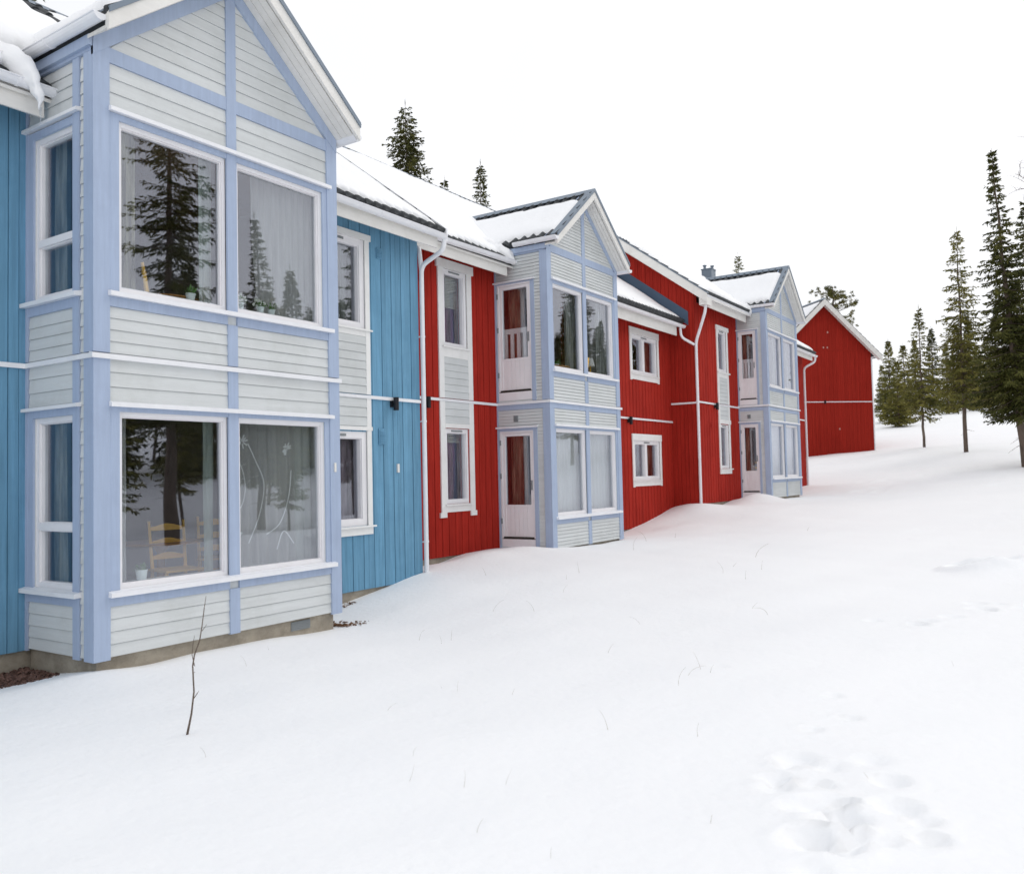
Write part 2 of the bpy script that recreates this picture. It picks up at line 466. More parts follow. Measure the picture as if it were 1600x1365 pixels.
# ------------------------------------------------------------------ ground
CTRL = [
    # along the walls
    (-8.7, 3.0, -1.9), (-8.7, 4.1, -1.9), (-7.5, 4.3, -1.69), (-7.5, 4.85, -1.77), (-7.5, 5.45, -1.73), (-7.5, 6.0, -1.73),
    (-7.5, 6.55, -1.75), (-7.5, 7.1, -1.80), (-7.9, 7.7, -1.86), (-8.71, 8.0, -1.86), (-8.71, 8.6, -1.81), (-8.71, 9.16, -1.73),
    (-8.71, 9.65, -1.64), (-8.71, 10.3, -1.50), (-9.46, 11.7, -1.58), (-9.0, 11.0, -1.47), (-9.46, 12.4, -1.43), (-9.46, 13.05, -1.41),
    (-8.9, 12.6, -1.33), (-8.9, 13.3, -1.36),
    (-9.46, 13.6, -1.43), (-8.25, 13.68, -1.42), (-8.25, 14.75, -1.465), (-8.25, 15.55, -1.48), (-8.25, 16.4, -1.453),
    (-9.46, 17.5, -1.5), (-9.46, 18.9, -1.52), (-9.46, 19.9, -1.40), (-9.3, 20.8, -1.25), (-9.46, 21.9, -1.09), (-9.0, 22.15, -0.86),
    (-8.72, 22.6, -1.0), (-8.72, 24.0, -1.06), (-8.72, 25.1, -0.93), (-8.1, 24.9, -0.80), (-7.79, 25.6, -0.93), (-7.79, 27.0, -0.98), (-7.79, 28.4, -1.02),
    (-9.0, 30.0, -0.95), (-9.1, 33.0, -0.80), (-8.6, 34.8, -0.7),
    # mounds just out from the walls
    (-7.9, 10.4, -1.52), (-8.3, 11.6, -1.42), (-8.0, 12.8, -1.42), (-7.2, 8.4, -1.76), (-6.9, 7.0, -1.80), (-6.6, 5.3, -1.72), (-6.6, 4.0, -1.70),
    (-7.3, 14.5, -1.46), (-7.4, 17.5, -1.42), (-7.9, 20.3, -1.28), (-8.1, 22.0, -0.98), (-7.2, 24.0, -1.0), (-6.9, 27.0, -1.02),
    # open slope
    (0, 0, -1.62), (-3, 0, -1.66), (-3, 3, -1.66), (0, 4, -1.6), (3, 2, -1.6), (-5, 5, -1.68), (-4, 9, -1.6), (0, 9, -1.53), (3.5, 9, -1.62),
    (-4, 14, -1.45), (0, 14, -1.42), (4, 15, -1.5), (-3, 20, -1.25), (2, 20, -1.2), (-4, 27, -0.95), (0, 27, -0.85), (4, 28, -0.9),
    (-3, 35, -0.35), (-1.9, 37.3, -0.19), (3, 38, -0.05), (-7, 40, -0.2), (-4.5, 45, 0.54), (-6.9, 49.5, 0.93), (-10, 53.4, 0.85), (-12, 50.8, 0.65),
    (-14.5, 49.5, 0.45), (-7, 60, 1.7), (-3, 70, 2.9), (-10, 80, 3.9), (-15, 92, 5.2), (-5, 98.6, 5.3), (8, 95, 5.4), (0, 130, 9.0), (-30, 110, 7), (-30, 60, 1.5),
    (-20, 130, 9.5), (30, 110, 6.5),
    (-3, -10, -1.8), (10, -10, -1.6), (-15, -8, -2.0), (-30, 0, -1.8), (-30, 30, -0.8), (-16, 10, -1.9), (-16, 30, -0.9), (-12, 3, -1.9),
    (13, 5, -2.7), (13, 18.6, -2.9), (12, 30, -2.3), (20, 10, -2.6), (22, 30, -2.2), (32, 20, -0.6), (32, 50, 0.0), (45, 20, 1.4), (60, 40, 2.6), (70, 10, 3.0), (60, -30, 2.0), (90, 60, 5), (40, 70, 2.8), (70, 100, 7),
    (-60, 0, -2), (-60, 60, 1), (-60, 120, 7), (120, 0, 5), (120, 120, 9), (0, 190, 10), (0, -60, -2), (-60, -60, -3), (120, -60, 3), (-60, 190, 9), (120, 190, 11),
]
_c = np.array(CTRL, float)
SC_ = 10.0


def _phi(r): return r   # biharmonic-like spline, stays local near the walls


_A = np.hypot(_c[:, None, 0] - _c[None, :, 0], _c[:, None, 1] - _c[None, :, 1]) / SC_
_n = len(_c)
_K = np.zeros((_n + 3, _n + 3))
_K[:_n, :_n] = _phi(_A) - np.eye(_n) * 0.004
_P = np.c_[np.ones(_n), _c[:, 0] / SC_, _c[:, 1] / SC_]
_K[:_n, _n:] = _P; _K[_n:, :_n] = _P.T
_w = np.linalg.solve(_K, np.r_[_c[:, 2], 0, 0, 0])

DENTS = []   # x, y, radius, depth
random.seed(11)
for (cx, cy, n_, sp) in ((-1.22, 4.75, 6, 0.22), (-1.18, 4.35, 8, 0.20), (-1.08, 3.95, 7, 0.20), (-.98, 3.65, 5, .15)):
    for _ in range(n_):
        DENTS.append((cx + random.gauss(0, sp * .6), cy + random.gauss(0, sp), random.uniform(0.045, 0.11), random.uniform(0.03, 0.08)))
DENTS += [(-.66, 4.22, .07, .06), (-.60, 4.02, .07, .07), (-1.45, 5.4, .06, .05), (-1.3, 5.75, .06, .05), (-1.5, 6.2, .06, .04)]
for i in range(11):
    t = i / 10
    DENTS.append((-1.6 + 1.2 * t + random.gauss(0, .10), 9.3 + 1.4 * t + random.gauss(0, .25), random.uniform(0.07, 0.14), random.uniform(0.03, 0.08)))
for x, y in ((-1.28, 13.1), (-1.02, 13.25), (-0.75, 13.5), (-0.5, 13.6), (-0.2, 13.8)):
    DENTS.append((x, y, 0.27, 0.30))
for i in range(14):
    DENTS.append((random.uniform(-3, 0.5), random.uniform(6, 26), random.uniform(0.05, 0.12), random.uniform(0.012, 0.03)))
for i in range(30):
    DENTS.append((random.uniform(-7, -1.5), random.uniform(30, 40), random.uniform(0.15, 0.4), random.uniform(0.03, 0.09)))
DENTS = np.array(DENTS)


MOUNDS = [(-8.35, 21.5, .55, .13), (-7.75, 24.5, .6, .17), (-8.55, 11.9, .55, .07), (-8.5, 23.4, .5, -.06), (-8.3, 13.0, .5, .05), (-7.4, 15.0, .7, .05), (-7.6, 9.4, .9, .06), (-7.9, 19.2, .8, .06),
          (-1.15, 12.75, .30, .08), (-.75, 12.95, .35, .09), (-.2, 13.2, .4, .09), (-6.8, 22.6, 1.0, .06), (-6.6, 6.1, .8, .04), (-7.0, 28.0, 1.0, .06)]


def ground_np(x, y, dents=True):
    shp = x.shape; xf = x.ravel(); yf = y.ravel(); out = np.empty(xf.size)
    for a in range(0, xf.size, 20000):
        xa = xf[a:a + 20000]; ya = yf[a:a + 20000]
        r = np.hypot(xa[:, None] - _c[None, :, 0], ya[:, None] - _c[None, :, 1]) / SC_
        z = _phi(np.sqrt(r * r + 0.0006)) @ _w[:_n] + _w[_n] + _w[_n + 1] * xa / SC_ + _w[_n + 2] * ya / SC_
        z += 0.016 * np.sin(xa * 1.7 + 1.3 * np.sin(ya * 0.9)) * np.sin(ya * 1.3 + 0.8 * np.sin(xa * 1.1)) + 0.007 * np.sin(xa * 4.1 + ya * 2.3) * np.sin(ya * 3.7 - xa * 1.9)
        for mx_, my_, mr_, mh_ in MOUNDS:
            z += mh_ * np.exp(-(np.hypot(xa - mx_, ya - my_) / mr_) ** 2)
        if dents:
            for dx, dy, dr, dd in DENTS:
                dd = dd * .62
                q = np.hypot(xa - dx, (ya - dy)) / dr
                z += -dd * np.exp(-q ** 5) + dd * 0.35 * np.exp(-((q - 1.35) / 0.35) ** 2)
        out[a:a + 20000] = z
    return out.reshape(shp)


def gz(x, y):
    return float(ground_np(np.array([float(x)]), np.array([float(y)]))[0])


def axis(lo, hi, c0, c1, fine, grow=1.07):
    a = list(np.arange(c0, c1, fine))
    st = fine
    while a[-1] < hi:
        st *= grow; a.append(a[-1] + st)
    st = fine; b = [c0]
    while b[-1] > lo:
        st *= grow; b.append(b[-1] - st)
    return np.array(b[:0:-1] + a)


gx = axis(-260, 420, -9.8, 1.2, 0.045, 1.06)
gy = axis(-200, 520, 2.8, 16.0, 0.045, 1.025)
GX, GY = np.meshgrid(gx, gy)
GZ = ground_np(GX, GY)
far = np.clip((np.hypot(GX, GY) - 150) / 150, 0, 1)
GZ = GZ * (1 - far) + far * 9.0
me = bpy.data.meshes.new('snow_ground')
h_, w_ = GX.shape
vv = np.stack([GX, GY, GZ], -1).reshape(-1, 3)
idx = np.arange(h_ * w_).reshape(h_, w_)
ff = np.stack([idx[:-1, :-1], idx[:-1, 1:], idx[1:, 1:], idx[1:, :-1]], -1).reshape(-1, 4)
me.vertices.add(len(vv)); me.vertices.foreach_set('co', vv.astype(np.float32).ravel())
me.loops.add(ff.size); me.loops.foreach_set('vertex_index', ff.astype(np.int32).ravel())
me.polygons.add(len(ff)); me.polygons.foreach_set('loop_start', np.arange(0, ff.size, 4, dtype=np.int32))
me.polygons.foreach_set('use_smooth', np.ones(len(ff), bool))
me.update(); me.validate()
me.materials.append(M_SNOW)
ground = bpy.data.objects.new('snow_ground', me)
COL.objects.link(ground)
tag(ground, 'smooth deep snow covering the whole sloping ground', 'snow', kind='structure')

# ------------------------------------------------------------------ house pieces
SL = 0.75      # pitch of main roofs
BSL = 0.81     # pitch of bay roofs


def split_holes(u0, u1, z0, z1f, holes, f):
    """call f(ua, ub, za, zb or top function) for the wall area left by the holes"""
    us = sorted({u0, u1, *[min(max(h[0], u0), u1) for h in holes], *[min(max(h[1], u0), u1) for h in holes]})
    for a, b in zip(us[:-1], us[1:]):
        if b - a < 1e-4: continue
        m = (a + b) / 2
        hs = sorted([(h[2], h[3]) for h in holes if h[0] < m < h[1]])
        z = z0
        for ha, hb in hs:
            if ha > z: f(a, b, z, ha, False)
            z = max(z, hb)
        f(a, b, z, None, True)


def board_wall(fr, u0, u1, z0, ztop, holes, parent, m, pitch=0.125, name='wall', thick=0.18):
    zt = ztop if callable(ztop) else (lambda u: ztop)
    mb = MB()

    def seg(a, b, za, zb, top, d0, d1):
        ta, tb = (zt(a), zt(b)) if top else (zb, zb)
        if ta - za < 1e-3 and tb - za < 1e-3: return
        mb.hexa([fr.p(a, d0, za), fr.p(b, d0, za), fr.p(b, d1, za), fr.p(a, d1, za), fr.p(a, d0, ta), fr.p(b, d0, tb), fr.p(b, d1, tb), fr.p(a, d1, ta)])
    split_holes(u0, u1, z0, None, holes, lambda a, b, za, zb, top: seg(a, b, za, zb, top, -thick, 0))
    u = u0; k = 0; rnd = random.Random(int(u0 * 100))
    while u < u1 - 1e-3:
        w = pitch * (1.10 if k % 2 == 0 else 0.90)
        e = min(u + w, u1)
        dd = 0.020 + (0.006 if k % 2 else 0) + rnd.uniform(-.0015, .0015)
        hh = [h for h in holes if h[1] > u and h[0] < e - 0.007]
        split_holes(u, e - 0.007, z0 - 0.02, None, hh, lambda a, b, za, zb, top: seg(a, b, za, zb, top, 0, dd))
        u = e; k += 1
    return mb.build(name, m, parent)


def clap(mb, fr, z0, z1, uf, pitch, th=0.022, back=0):
    """lapped boards; uf(z) -> (u0,u1)"""
    n = max(1, round((z1 - z0) / pitch)); p = (z1 - z0) / n
    if back:
        a, b = uf(z0); mb.box(fr, a, b, 0.0, back, z0, z1); fr = Fr(fr.o + fr.n * back, fr.u, fr.n)
    for i in range(n):
        za = z0 + i * p + 0.003; zb = z0 + (i + 1) * p - 0.003
        a0, b0 = uf(za); a1, b1 = uf(zb)
        if b0 - a0 < 0.02: continue
        if b1 - a1 < 0.005: a1 = b1 = (a1 + b1) / 2; b1 += .004
        mb.hexa([fr.p(a0, 0, za), fr.p(b0, 0, za), fr.p(b0, th, za), fr.p(a0, th, za),
                 fr.p(a1, 0, zb), fr.p(b1, 0, zb), fr.p(b1, th * .35, zb), fr.p(a1, th * .35, zb)])


def window(parent, fr, u0, u1, z0, z1, fw=0.06, d0=-0.10, d1=-0.015, mull=(), trans=(), sash=None, fm=None, name='window', gl=None, vent=False):
    """frame outline u0..u1, z0..z1; mull: u positions, trans: z positions"""
    fm = fm or M_FRAME
    mb = MB()
    mb.box(fr, u0, u0 + fw, d0, d1, z0, z1); mb.box(fr, u1 - fw, u1, d0, d1, z0, z1)
    mb.box(fr, u0 + fw, u1 - fw, d0, d1, z1 - fw, z1); mb.box(fr, u0 + fw, u1 - fw, d0, d1, z0, z0 + fw)
    us = [u0 + fw] + sorted(mull) + [u1 - fw]; zs = [z0 + fw] + sorted(trans) + [z1 - fw]
    mw = fw * 0.7
    for u in mull: mb.box(fr, u - mw, u + mw, d0, d1 + 0.004, z0 + fw, z1 - fw)
    for z in trans: mb.box(fr, u0 + fw, u1 - fw, d0, d1 + 0.007, z - mw, z + mw)
    # inner sash bead
    for i in range(len(us) - 1):
        for j in range(len(zs) - 1):
            a = us[i] + (mw if i else 0); b = us[i + 1] - (mw if i < len(us) - 2 else 0)
            c = zs[j] + (mw if j else 0); e = zs[j + 1] - (mw if j < len(zs) - 2 else 0)
            s = 0.012
            mb.box(fr, a, a + s, d0 + .02, d1 - .022, c, e); mb.box(fr, b - s, b, d0 + .02, d1 - .022, c, e)
            mb.box(fr, a + s, b - s, d0 + .02, d1 - .022, c, c + s); mb.box(fr, a + s, b - s, d0 + .02, d1 - .022, e - s, e)
    w = mb.build(name, fm, parent)
    for i in range(len(us) - 1):
        for j in range(len(zs) - 1):
            a = us[i] + (mw if i else 0) + .012; b = us[i + 1] - (mw if i < len(us) - 2 else 0) - .012
            c = zs[j] + (mw if j else 0) + .012; e = zs[j + 1] - (mw if j < len(zs) - 2 else 0) - .012
            g = MB(); g.box(fr, a, b, d0 + .030, d0 + .036, c, e); g.build('pane', M_GLASS, w)
    if vent:
        v = MB(); uc = (u0 + u1) / 2; L = min(0.16, (u1 - u0) * .28)
        v.box(fr, uc - L, uc + L, d1, d1 + .012, z1 - fw * .72, z1 - fw * .36)
        for k in range(7):
            a = uc - L + .02 + k * (2 * L - .04) / 7
            v.box(fr, a, a + (2 * L - .04) / 10, d1 + .012, d1 + .015, z1 - fw * .66, z1 - fw * .42)
        v.build('vent_slot', M_GRILLE, w)
    return w


def sill(parent, fr, u0, u1, z, d=0.07, t=0.045, m=None, name='sill'):
    mb = MB()
    mb.hexa([fr.p(u0, 0, z - t), fr.p(u1, 0, z - t), fr.p(u1, d, z - t - .004), fr.p(u0, d, z - t - .004),
             fr.p(u0, 0, z + .008), fr.p(u1, 0, z + .008), fr.p(u1, d, z - .008), fr.p(u0, d, z - .008)])
    return mb.build(name, m or M_METALW, parent)


def wall_vent(parent, fr, u, z, w=0.13, h=0.17, m=None, d=0.026):
    mb = MB(); mb.box(fr, u - w / 2, u + w / 2, d, d + .012, z - h / 2, z + h / 2)
    n = 6
    for k in range(n):
        a = z - h / 2 + .02 + k * (h - .04) / n
        mb.box(fr, u - w / 2 + .015, u + w / 2 - .015, d + .012, d + .024, a, a + (h - .04) / n * .5)
    return mb.build('vent_grille', m or M_BLUE, parent)


def wall_lamp(parent, fr, u, z):
    mb = MB()
    mb.box(fr, u - .035, u + .035, 0.02, 0.06, z - .05, z + .05)
    mb.tube([fr.p(u, .06, z), fr.p(u, .12, z)], 0.016, 8)
    mb.tube([fr.p(u, .115, z - .10), fr.p(u, .115, z + .09)], [0.042, 0.042], 14)
    mb.tube([fr.p(u, .115, z + .09), fr.p(u, .115, z + .097)], [0.046, 0.046], 14)
    return mb.build('wall_lamp', M_BLACK, parent)


def string_course(parent, segs, name='string_course'):
    """segs: list of (fr,u0,u1,z)"""
    mb = MB()
    for fr, u0, u1, z in segs:
        mb.hexa([fr.p(u0, 0, z - .028), fr.p(u1, 0, z - .028), fr.p(u1, .055, z - .032), fr.p(u0, .055, z - .032),
                 fr.p(u0, 0, z + .028), fr.p(u1, 0, z + .028), fr.p(u1, .055, z + .014), fr.p(u0, .055, z + .014)])
    return mb.build(name, M_METALW, parent)


def gutter(mb, p0, p1, r=0.065, out=Vector((1, 0, 0))):
    """half-round gutter from p0 to p1 (centre line of its top)"""
    p0 = Vector(p0); p1 = Vector(p1); up = Vector((0, 0, 1)); prof = []
    n = 8
    for k in range(n + 1):
        a = math.pi * k / n
        prof.append(p0 + out * math.cos(a) * r - up * math.sin(a) * r)
    for k in range(n, -1, -1):
        a = math.pi * k / n
        prof.append(p0 + out * math.cos(a) * (r - .006) - up * math.sin(a) * (r - .006))
    mb.prism(prof, p1 - p0)
    mb.tube([p0 + out * r + up * .002, p1 + out * r + up * .002], 0.010, 6)
    for q, s in ((p0, -1), (p1, 1)):
        mb.prism([q + out * math.cos(math.pi * k / n) * (r + .002) - up * math.sin(math.pi * k / n) * (r + .002) for k in range(n + 1)], (p1 - p0).normalized() * .006 * s)
    L = (p1 - p0).length; k = max(1, int(L / 0.9)); dr = (p1 - p0).normalized()
    for i in range(k):
        q = p0 + dr * (L * (i + .5) / k)
        mb.prism([q + out * math.cos(math.pi * j / n) * (r + .006) - up * math.sin(math.pi * j / n) * (r + .006) for j in range(n + 1)] +
                 [q + out * math.cos(math.pi * j / n) * (r - .001) - up * math.sin(math.pi * j / n) * (r - .001) for j in range(n, -1, -1)], dr * .025)


def smooth_path(pts, k=6):
    P = [Vector(p) for p in pts]; out = [P[0]]
    for i in range(1, len(P) - 1):
        a, b, c = P[i - 1], P[i], P[i + 1]
        r = min(0.13, (b - a).length * .45, (c - b).length * .45)
        s = b + (a - b).normalized() * r; e = b + (c - b).normalized() * r
        for j in range(k + 1):
            t = j / k
            out.append(s * (1 - t) ** 2 + b * 2 * t * (1 - t) + e * t * t)
    out.append(P[-1]); return out


def tile_slope(mb, O, A, La, S, Ls, N, amp=0.028, pitch=0.2, th=0.05, step=0.36):
    O = Vector(O); A = Vector(A).normalized(); S = Vector(S).normalized(); N = Vector(N).normalized()
    na = max(2, int(La / pitch * 8)); rows = []
    s = 0.0; ss = []
    while s < Ls - 1e-6:
        e = min(s + step, Ls); ss.append((s, .03)); ss.append((e - .002, 0.004)); s = e
    top = []
    for s, lift in ss:
        row = []
        for i in range(na + 1):
            a = La * i / na; ph = (a / pitch) % 1.0
            w = math.cos(2 * math.pi * ph); w = (abs(w) ** 0.7) * (1 if w > 0 else -1)
            row.append(O + A * a + S * s + N * (lift + amp * w + amp))
        top.append(row)
    mb.grid(top)
    # front lip and underside
    lip = [[O + A * (La * i / na) + N * (-th) for i in range(na + 1)], top[0]]
    mb.grid(lip)
    under = [[O + A * 0 - N * th, O + A * La - N * th], [O + S * Ls - N * th, O + A * La + S * Ls - N * th]]
    mb.grid(under)
    for k, a in ((0, 0), (na, La)):
        g = [[r[k] for r in top], [O + A * a + S * s - N * th for s, _ in ss]]
        mb.grid(g)


def snow_slope(mb, O, A, La, S, Ls, N, t=0.1, e0=0.12, eamp=0.06, tooth=0.05, seed=0.0, pitch=0.2, ends=(0.1, 0.1), base=0.045, da=0.033, tn=0.45, top_in=0.0, extra=None):
    O = Vector(O); A = Vector(A).normalized(); S = Vector(S).normalized(); N = Vector(N).normalized()
    na = max(4, int(La / da)); ws = [0, .015, .035, .06, .09, .13, .18, .25, .35, .5, .7, .95, 1.25]
    ns_extra = max(2, int(Ls / 0.35)); P = []
    for i in range(na + 1):
        a = La * i / na
        e = e0 + eamp * nse(a * 1.3 + seed, seed) * 1.6 + tooth * (0.5 - 0.5 * math.cos(2 * math.pi * a / pitch)) * (0.6 + 0.8 * nse(a * 2.1, seed + 9))
        if extra: e += extra(a)
        e = max(0.0, min(e, Ls - .3))
        L = Ls - e - top_in
        ss = [w for w in ws if w < L * .8]; k = ss[-1] if ss else 0
        ss += [k + (L - k) * (j + 1) / ns_extra for j in range(ns_extra)]
        while len(ss) < len(ws) + ns_extra: ss.insert(0, 0.0)
        fe = min(1, (1 - math.exp(-(a + .001) / ends[0]))) if ends[0] else 1
        fe *= min(1, (1 - math.exp(-(La - a + .001) / ends[1]))) if ends[1] else 1
        row = []
        for s in ss:
            hh = t * (1 - math.exp(-s / (t * .42))) * fe * (1 + tn * nse(a * 1.1 + seed, s * 1.1, seed) + tn * .35 * nse(a * 4 + seed, s * 4, seed))
            if top_in: hh *= min(1.0, (1 - math.exp(-(L - s + .002) / .05)))
            row.append(O + A * a + S * (e + s) + N * (base - .01 + hh))
        P.append(row)
    mb.grid(P)


def gable_bay(parent, xf, y0, y1, dz, kind, bd):
    """bay with front at x=xf, between y0 and y1, projecting bd from the wall"""
    F = FX(xf); Sd = FY(y0); Sr = FYP(y1)
    Z = lambda z: z + dz
    yc = (y0 + y1) / 2
    pitch = 0.123 if kind == 'wide' else 0.064
    th = 0.016 if kind == 'wide' else 0.021
    base = Z(-1.60); beam0, beam1 = (Z(3.97), Z(4.11)) if kind == 'wide' else (Z(4.03), Z(4.17))
    cw = 0.13; mw = 0.062
    UL, UR = y0 + cw, y1 - cw
    win = []     # (a,b,za,zb)
    if kind == 'wide':
        cas = 0.10
        wl = (UL + cas, yc - mw); wr = (yc + mw, UR - cas + .03)
    else:
        cas = 0.055
        wl = (UL + cas, yc - mw); wr = (yc + mw, UR - cas)
    zu = (Z(1.80), Z(3.44)); zl = (Z(-0.995), Z(0.665))
    holes = [(a, b, c, d) for a, b in (wl, wr) for c, d in (zu, zl)]
    # shell
    mb = MB()
    apex_in = lambda y: beam1 - 0.04 + BSL * (min(y - y0, y1 - y) + .0)
    def seg(a, b, za, zb, top):
        ta, tb = (apex_in(a), apex_in(b)) if top else (zb, zb)
        if top and a < yc < b:
            seg2(a, yc, za, apex_in(a), apex_in(yc)); seg2(yc, b, za, apex_in(yc), apex_in(b)); return
        seg2(a, b, za, ta, tb)
    def seg2(a, b, za, ta, tb):
        mb.hexa([F.p(a, -.12, za), F.p(b, -.12, za), F.p(b, 0, za), F.p(a, 0, za), F.p(a, -.12, ta), F.p(b, -.12, tb), F.p(b, 0, tb), F.p(a, 0, ta)])
    split_holes(y0, y1, base, None, holes, seg)
    # side walls
    sw0, sw1 = xf - bd - .02, xf - .12
    if kind == 'wide':
        so = (xf - 1.05, xf - .33)      # window opening in u (x)
        sh = [(so[0], so[1], Z(1.80), Z(3.42)), (so[0], so[1], Z(-1.0), Z(.645))]
    else:
        so = (xf - 1.13, xf - .355) if bd > 1.1 else (xf - .85, xf - .30)
        sh = [(so[0], so[1], Z(1.24), Z(3.50)), (so[0], so[1], Z(-1.58), Z(.645))]
    split_holes(sw0, sw1, base, None, sh, lambda a, b, za, zb, top: mb.box(Sd, a, b, -.12, 0, za, Z(4.08) if top else zb))
    mb.box(Sr, sw0, sw1, -.12, 0, base, Z(4.08))
    mb.build('bay_wall', M_GREY, parent)
    # front clapboards
    mb = MB()
    pl = (UL, yc - mw); pr = (yc + mw, UR)
    rows = [(base, Z(-1.14)), (Z(.755), Z(1.17 if kind == 'wide' else 1.05)), (Z(1.21), Z(1.65)), (Z(3.55), beam0)]
    for a, b in (pl, pr):
        for c, d in rows:
            clap(mb, F, c, d, lambda z, a=a, b=b: (a, b), pitch, th)
    # gable panels between post and rake boards
    rz0 = beam1 + 0.02
    lo = lambda y: rz0 + BSL * (min(y - y0, y1 - y) - .15)    # underside of the rake boards
    top = rz0 + BSL * ((y1 - y0) / 2 - .15)
    clap(mb, F, beam1, top - .02, lambda z: (y0 + .15 + max(0, z - rz0) / BSL, yc - mw), pitch, th)
    clap(mb, F, beam1, top - .02, lambda z: (yc + mw, y1 - .15 - max(0, z - rz0) / BSL), pitch, th)
    mb.build('clapboard', M_GREY, parent)
    # side clapboards
    mb = MB()
    post = xf - .13
    if kind == 'wide':
        lb, rb = (xf - bd, so[0] - .0), (so[1], xf - .215)
        for c, d in ((base, Z(-1.14)), (Z(.755), Z(1.17)), (Z(1.21), Z(1.65)), (Z(3.57), Z(4.03))):
            clap(mb, Sd, c, d, lambda z: (xf - bd + .07, rb[0] + .015), pitch, th)
        clap(mb, Sd, base, Z(4.03), lambda z: (rb[1], post), pitch, th)
    else:
        rb = (so[1], so[1] + (.085 if bd > 1.1 else .065))
        clap(mb, Sd, Z(.755), Z(1.05), lambda z: (xf - bd + .06, post), pitch, th)
        clap(mb, Sd, Z(3.57), Z(4.03), lambda z: (xf - bd + .06, rb[1]), pitch, th)
        clap(mb, Sd, base, Z(.755), lambda z: (rb[1], post), pitch, th)
        clap(mb, Sd, Z(1.21), Z(4.03), lambda z: (rb[1], post), pitch, th)
    clap(mb, Sr, base, Z(4.03), lambda z: (xf - bd, post), pitch, th)
    mb.build('side_clapboard', M_GREY, parent)
    # corner boards
    t = 0.032
    for (c, d) in ((base - .02, Z(1.15)), (Z(1.21), Z(4.12))):
        mb = MB(); mb.box(F, y0 - t, UL, 0, t, c, d); mb.box(Sd, post, xf - .0005, 0, t, c, d); mb.build('corner_board', M_LAV, parent)
        mb = MB(); mb.box(F, UR, y1 + t, 0, t, c, d); mb.box(Sr, post, xf - .0005, 0, t, c, d); mb.build('corner_board', M_LAV, parent)
    # middle posts
    mb = MB()
    for c, d in ((base - .01, Z(-1.14)), (Z(-1.06), Z(.72)), (Z(.755), Z(1.15)), (Z(1.21), Z(1.65)), (Z(1.745), Z(3.50)), (Z(3.55), top + .06)):
        mb.box(F, yc - mw, yc + mw, -.015, t - .004, c, d)
    mb.build('mullion_board', M_LAV, parent)
    # cross boards: gable beam, aprons, casings
    mb = MB()
    for a, b in (pl, pr):
        mb.box(F, a, b, 0, t - .008, beam0, beam1)
    mb.build('gable_beam', M_LAV, parent)
    mb = MB()
    for a, b in (pl, pr):
        mb.box(F, a, b, 0, t - .008, Z(1.65), Z(1.745)); mb.box(F, a, b, 0, t - .008, Z(-1.14), Z(-1.055))
        if kind != 'wide': mb.box(F, a, b, 0, t - .008, Z(1.05), Z(1.15))
    mb.build('apron_board', M_LAV, parent)
    mb = MB()
    for zc, z_b in ((Z(3.50), zu), (Z(.715), zl)):
        for a, b in (pl, pr):
            mb.box(F, a, b, 0, t - .010, z_b[1], zc)
        mb.box(F, UL, wl[0], -.0, t - .010, z_b[0] - .0, z_b[1]); mb.box(F, wr[1], UR, -.0, t - .010, z_b[0], z_b[1])
    mb.build('window_casing', M_LAV, parent)
    if kind == 'beam_cap': pass
    # caps and sills across the whole front
    for zc in (Z(3.545), Z(.752)):
        s_ = MB()
        s_.hexa([F.p(UL - .01, 0, zc - .04), F.p(UR + .04, 0, zc - .04), F.p(UR + .04, .075, zc - .045), F.p(UL - .01, .075, zc - .045),
                 F.p(UL - .01, 0, zc + .012), F.p(UR + .04, 0, zc + .012), F.p(UR + .04, .075, zc - .006), F.p(UL - .01, .075, zc - .006)])
        s_.build('window_cap', M_METALW, parent)
    # windows
    for z_ in (zu, zl):
        for i, (a, b) in enumerate((wl, wr)):
            w = window(parent, F, a, b, z_[0], z_[1], fw=.042 if kind == 'wide' else .055, d0=-.10, d1=-.012)
        sill(parent, F, UL - .02, UR + .05, z_[0] - .005, d=.085, t=.048)
    # rake boards on the wall
    mb = MB(); wv = 0.25
    for sgn in (0, 1):
        e = (lambda y: y) if sgn == 0 else (lambda y: y0 + y1 - y)
        z_e = rz0 - BSL * (.15 + t)
        pts = [(e(y0 - t), z_e), (e(yc), top), (e(yc), top + wv), (e(y0 - t), z_e + wv)]
        mb.poly(F, pts, 0, t + .006)
    mb.build('rake_board', M_LAV, parent)
    # side: top board, window/door
    mb = MB()
    mb.box(Sd, xf - bd - .01, xf - .0, .0, t + .003, Z(4.03), Z(4.13)); mb.box(Sr, xf - bd - .01, xf, 0, t + .003, Z(4.03), Z(4.13))
    for z_b in (((Z(1.21), Z(4.03)), (base - .02, Z(1.15)))):
        mb.box(Sd, xf - bd, xf - bd + .06, 0, t - .006, *z_b)
    if kind == 'wide':
        for z_b in ((Z(1.21), Z(4.03)), (base - .02, Z(1.15))):
            mb.box(Sd, so[1], so[1] + .11, 0, t - .006, *z_b)
        for c, d, zz in (sh[0][2], sh[0][3], 0), (sh[1][2], sh[1][3], 0):
            mb.box(Sd, xf - bd + .06, so[0], 0, t - .010, c, d)
            mb.box(Sd, xf - bd + .06, so[1], 0, t - .010, d, d + .075)
            mb.box(Sd, xf - bd + .06, so[1], 0, t - .010, c - .14, c - .05)
    else:
        mb.box(Sd, xf - bd + .06, rb[1], 0, t - .008, Z(3.50), Z(3.52)); mb.box(Sd, xf - bd + .06, rb[1], 0, t - .008, Z(.645), Z(.70))
        mb.box(Sd, rb[0], rb[1], 0, t - .004, Z(1.21), Z(3.50)); mb.box(Sd, rb[0], rb[1], 0, t - .004, base - .02, Z(.645))
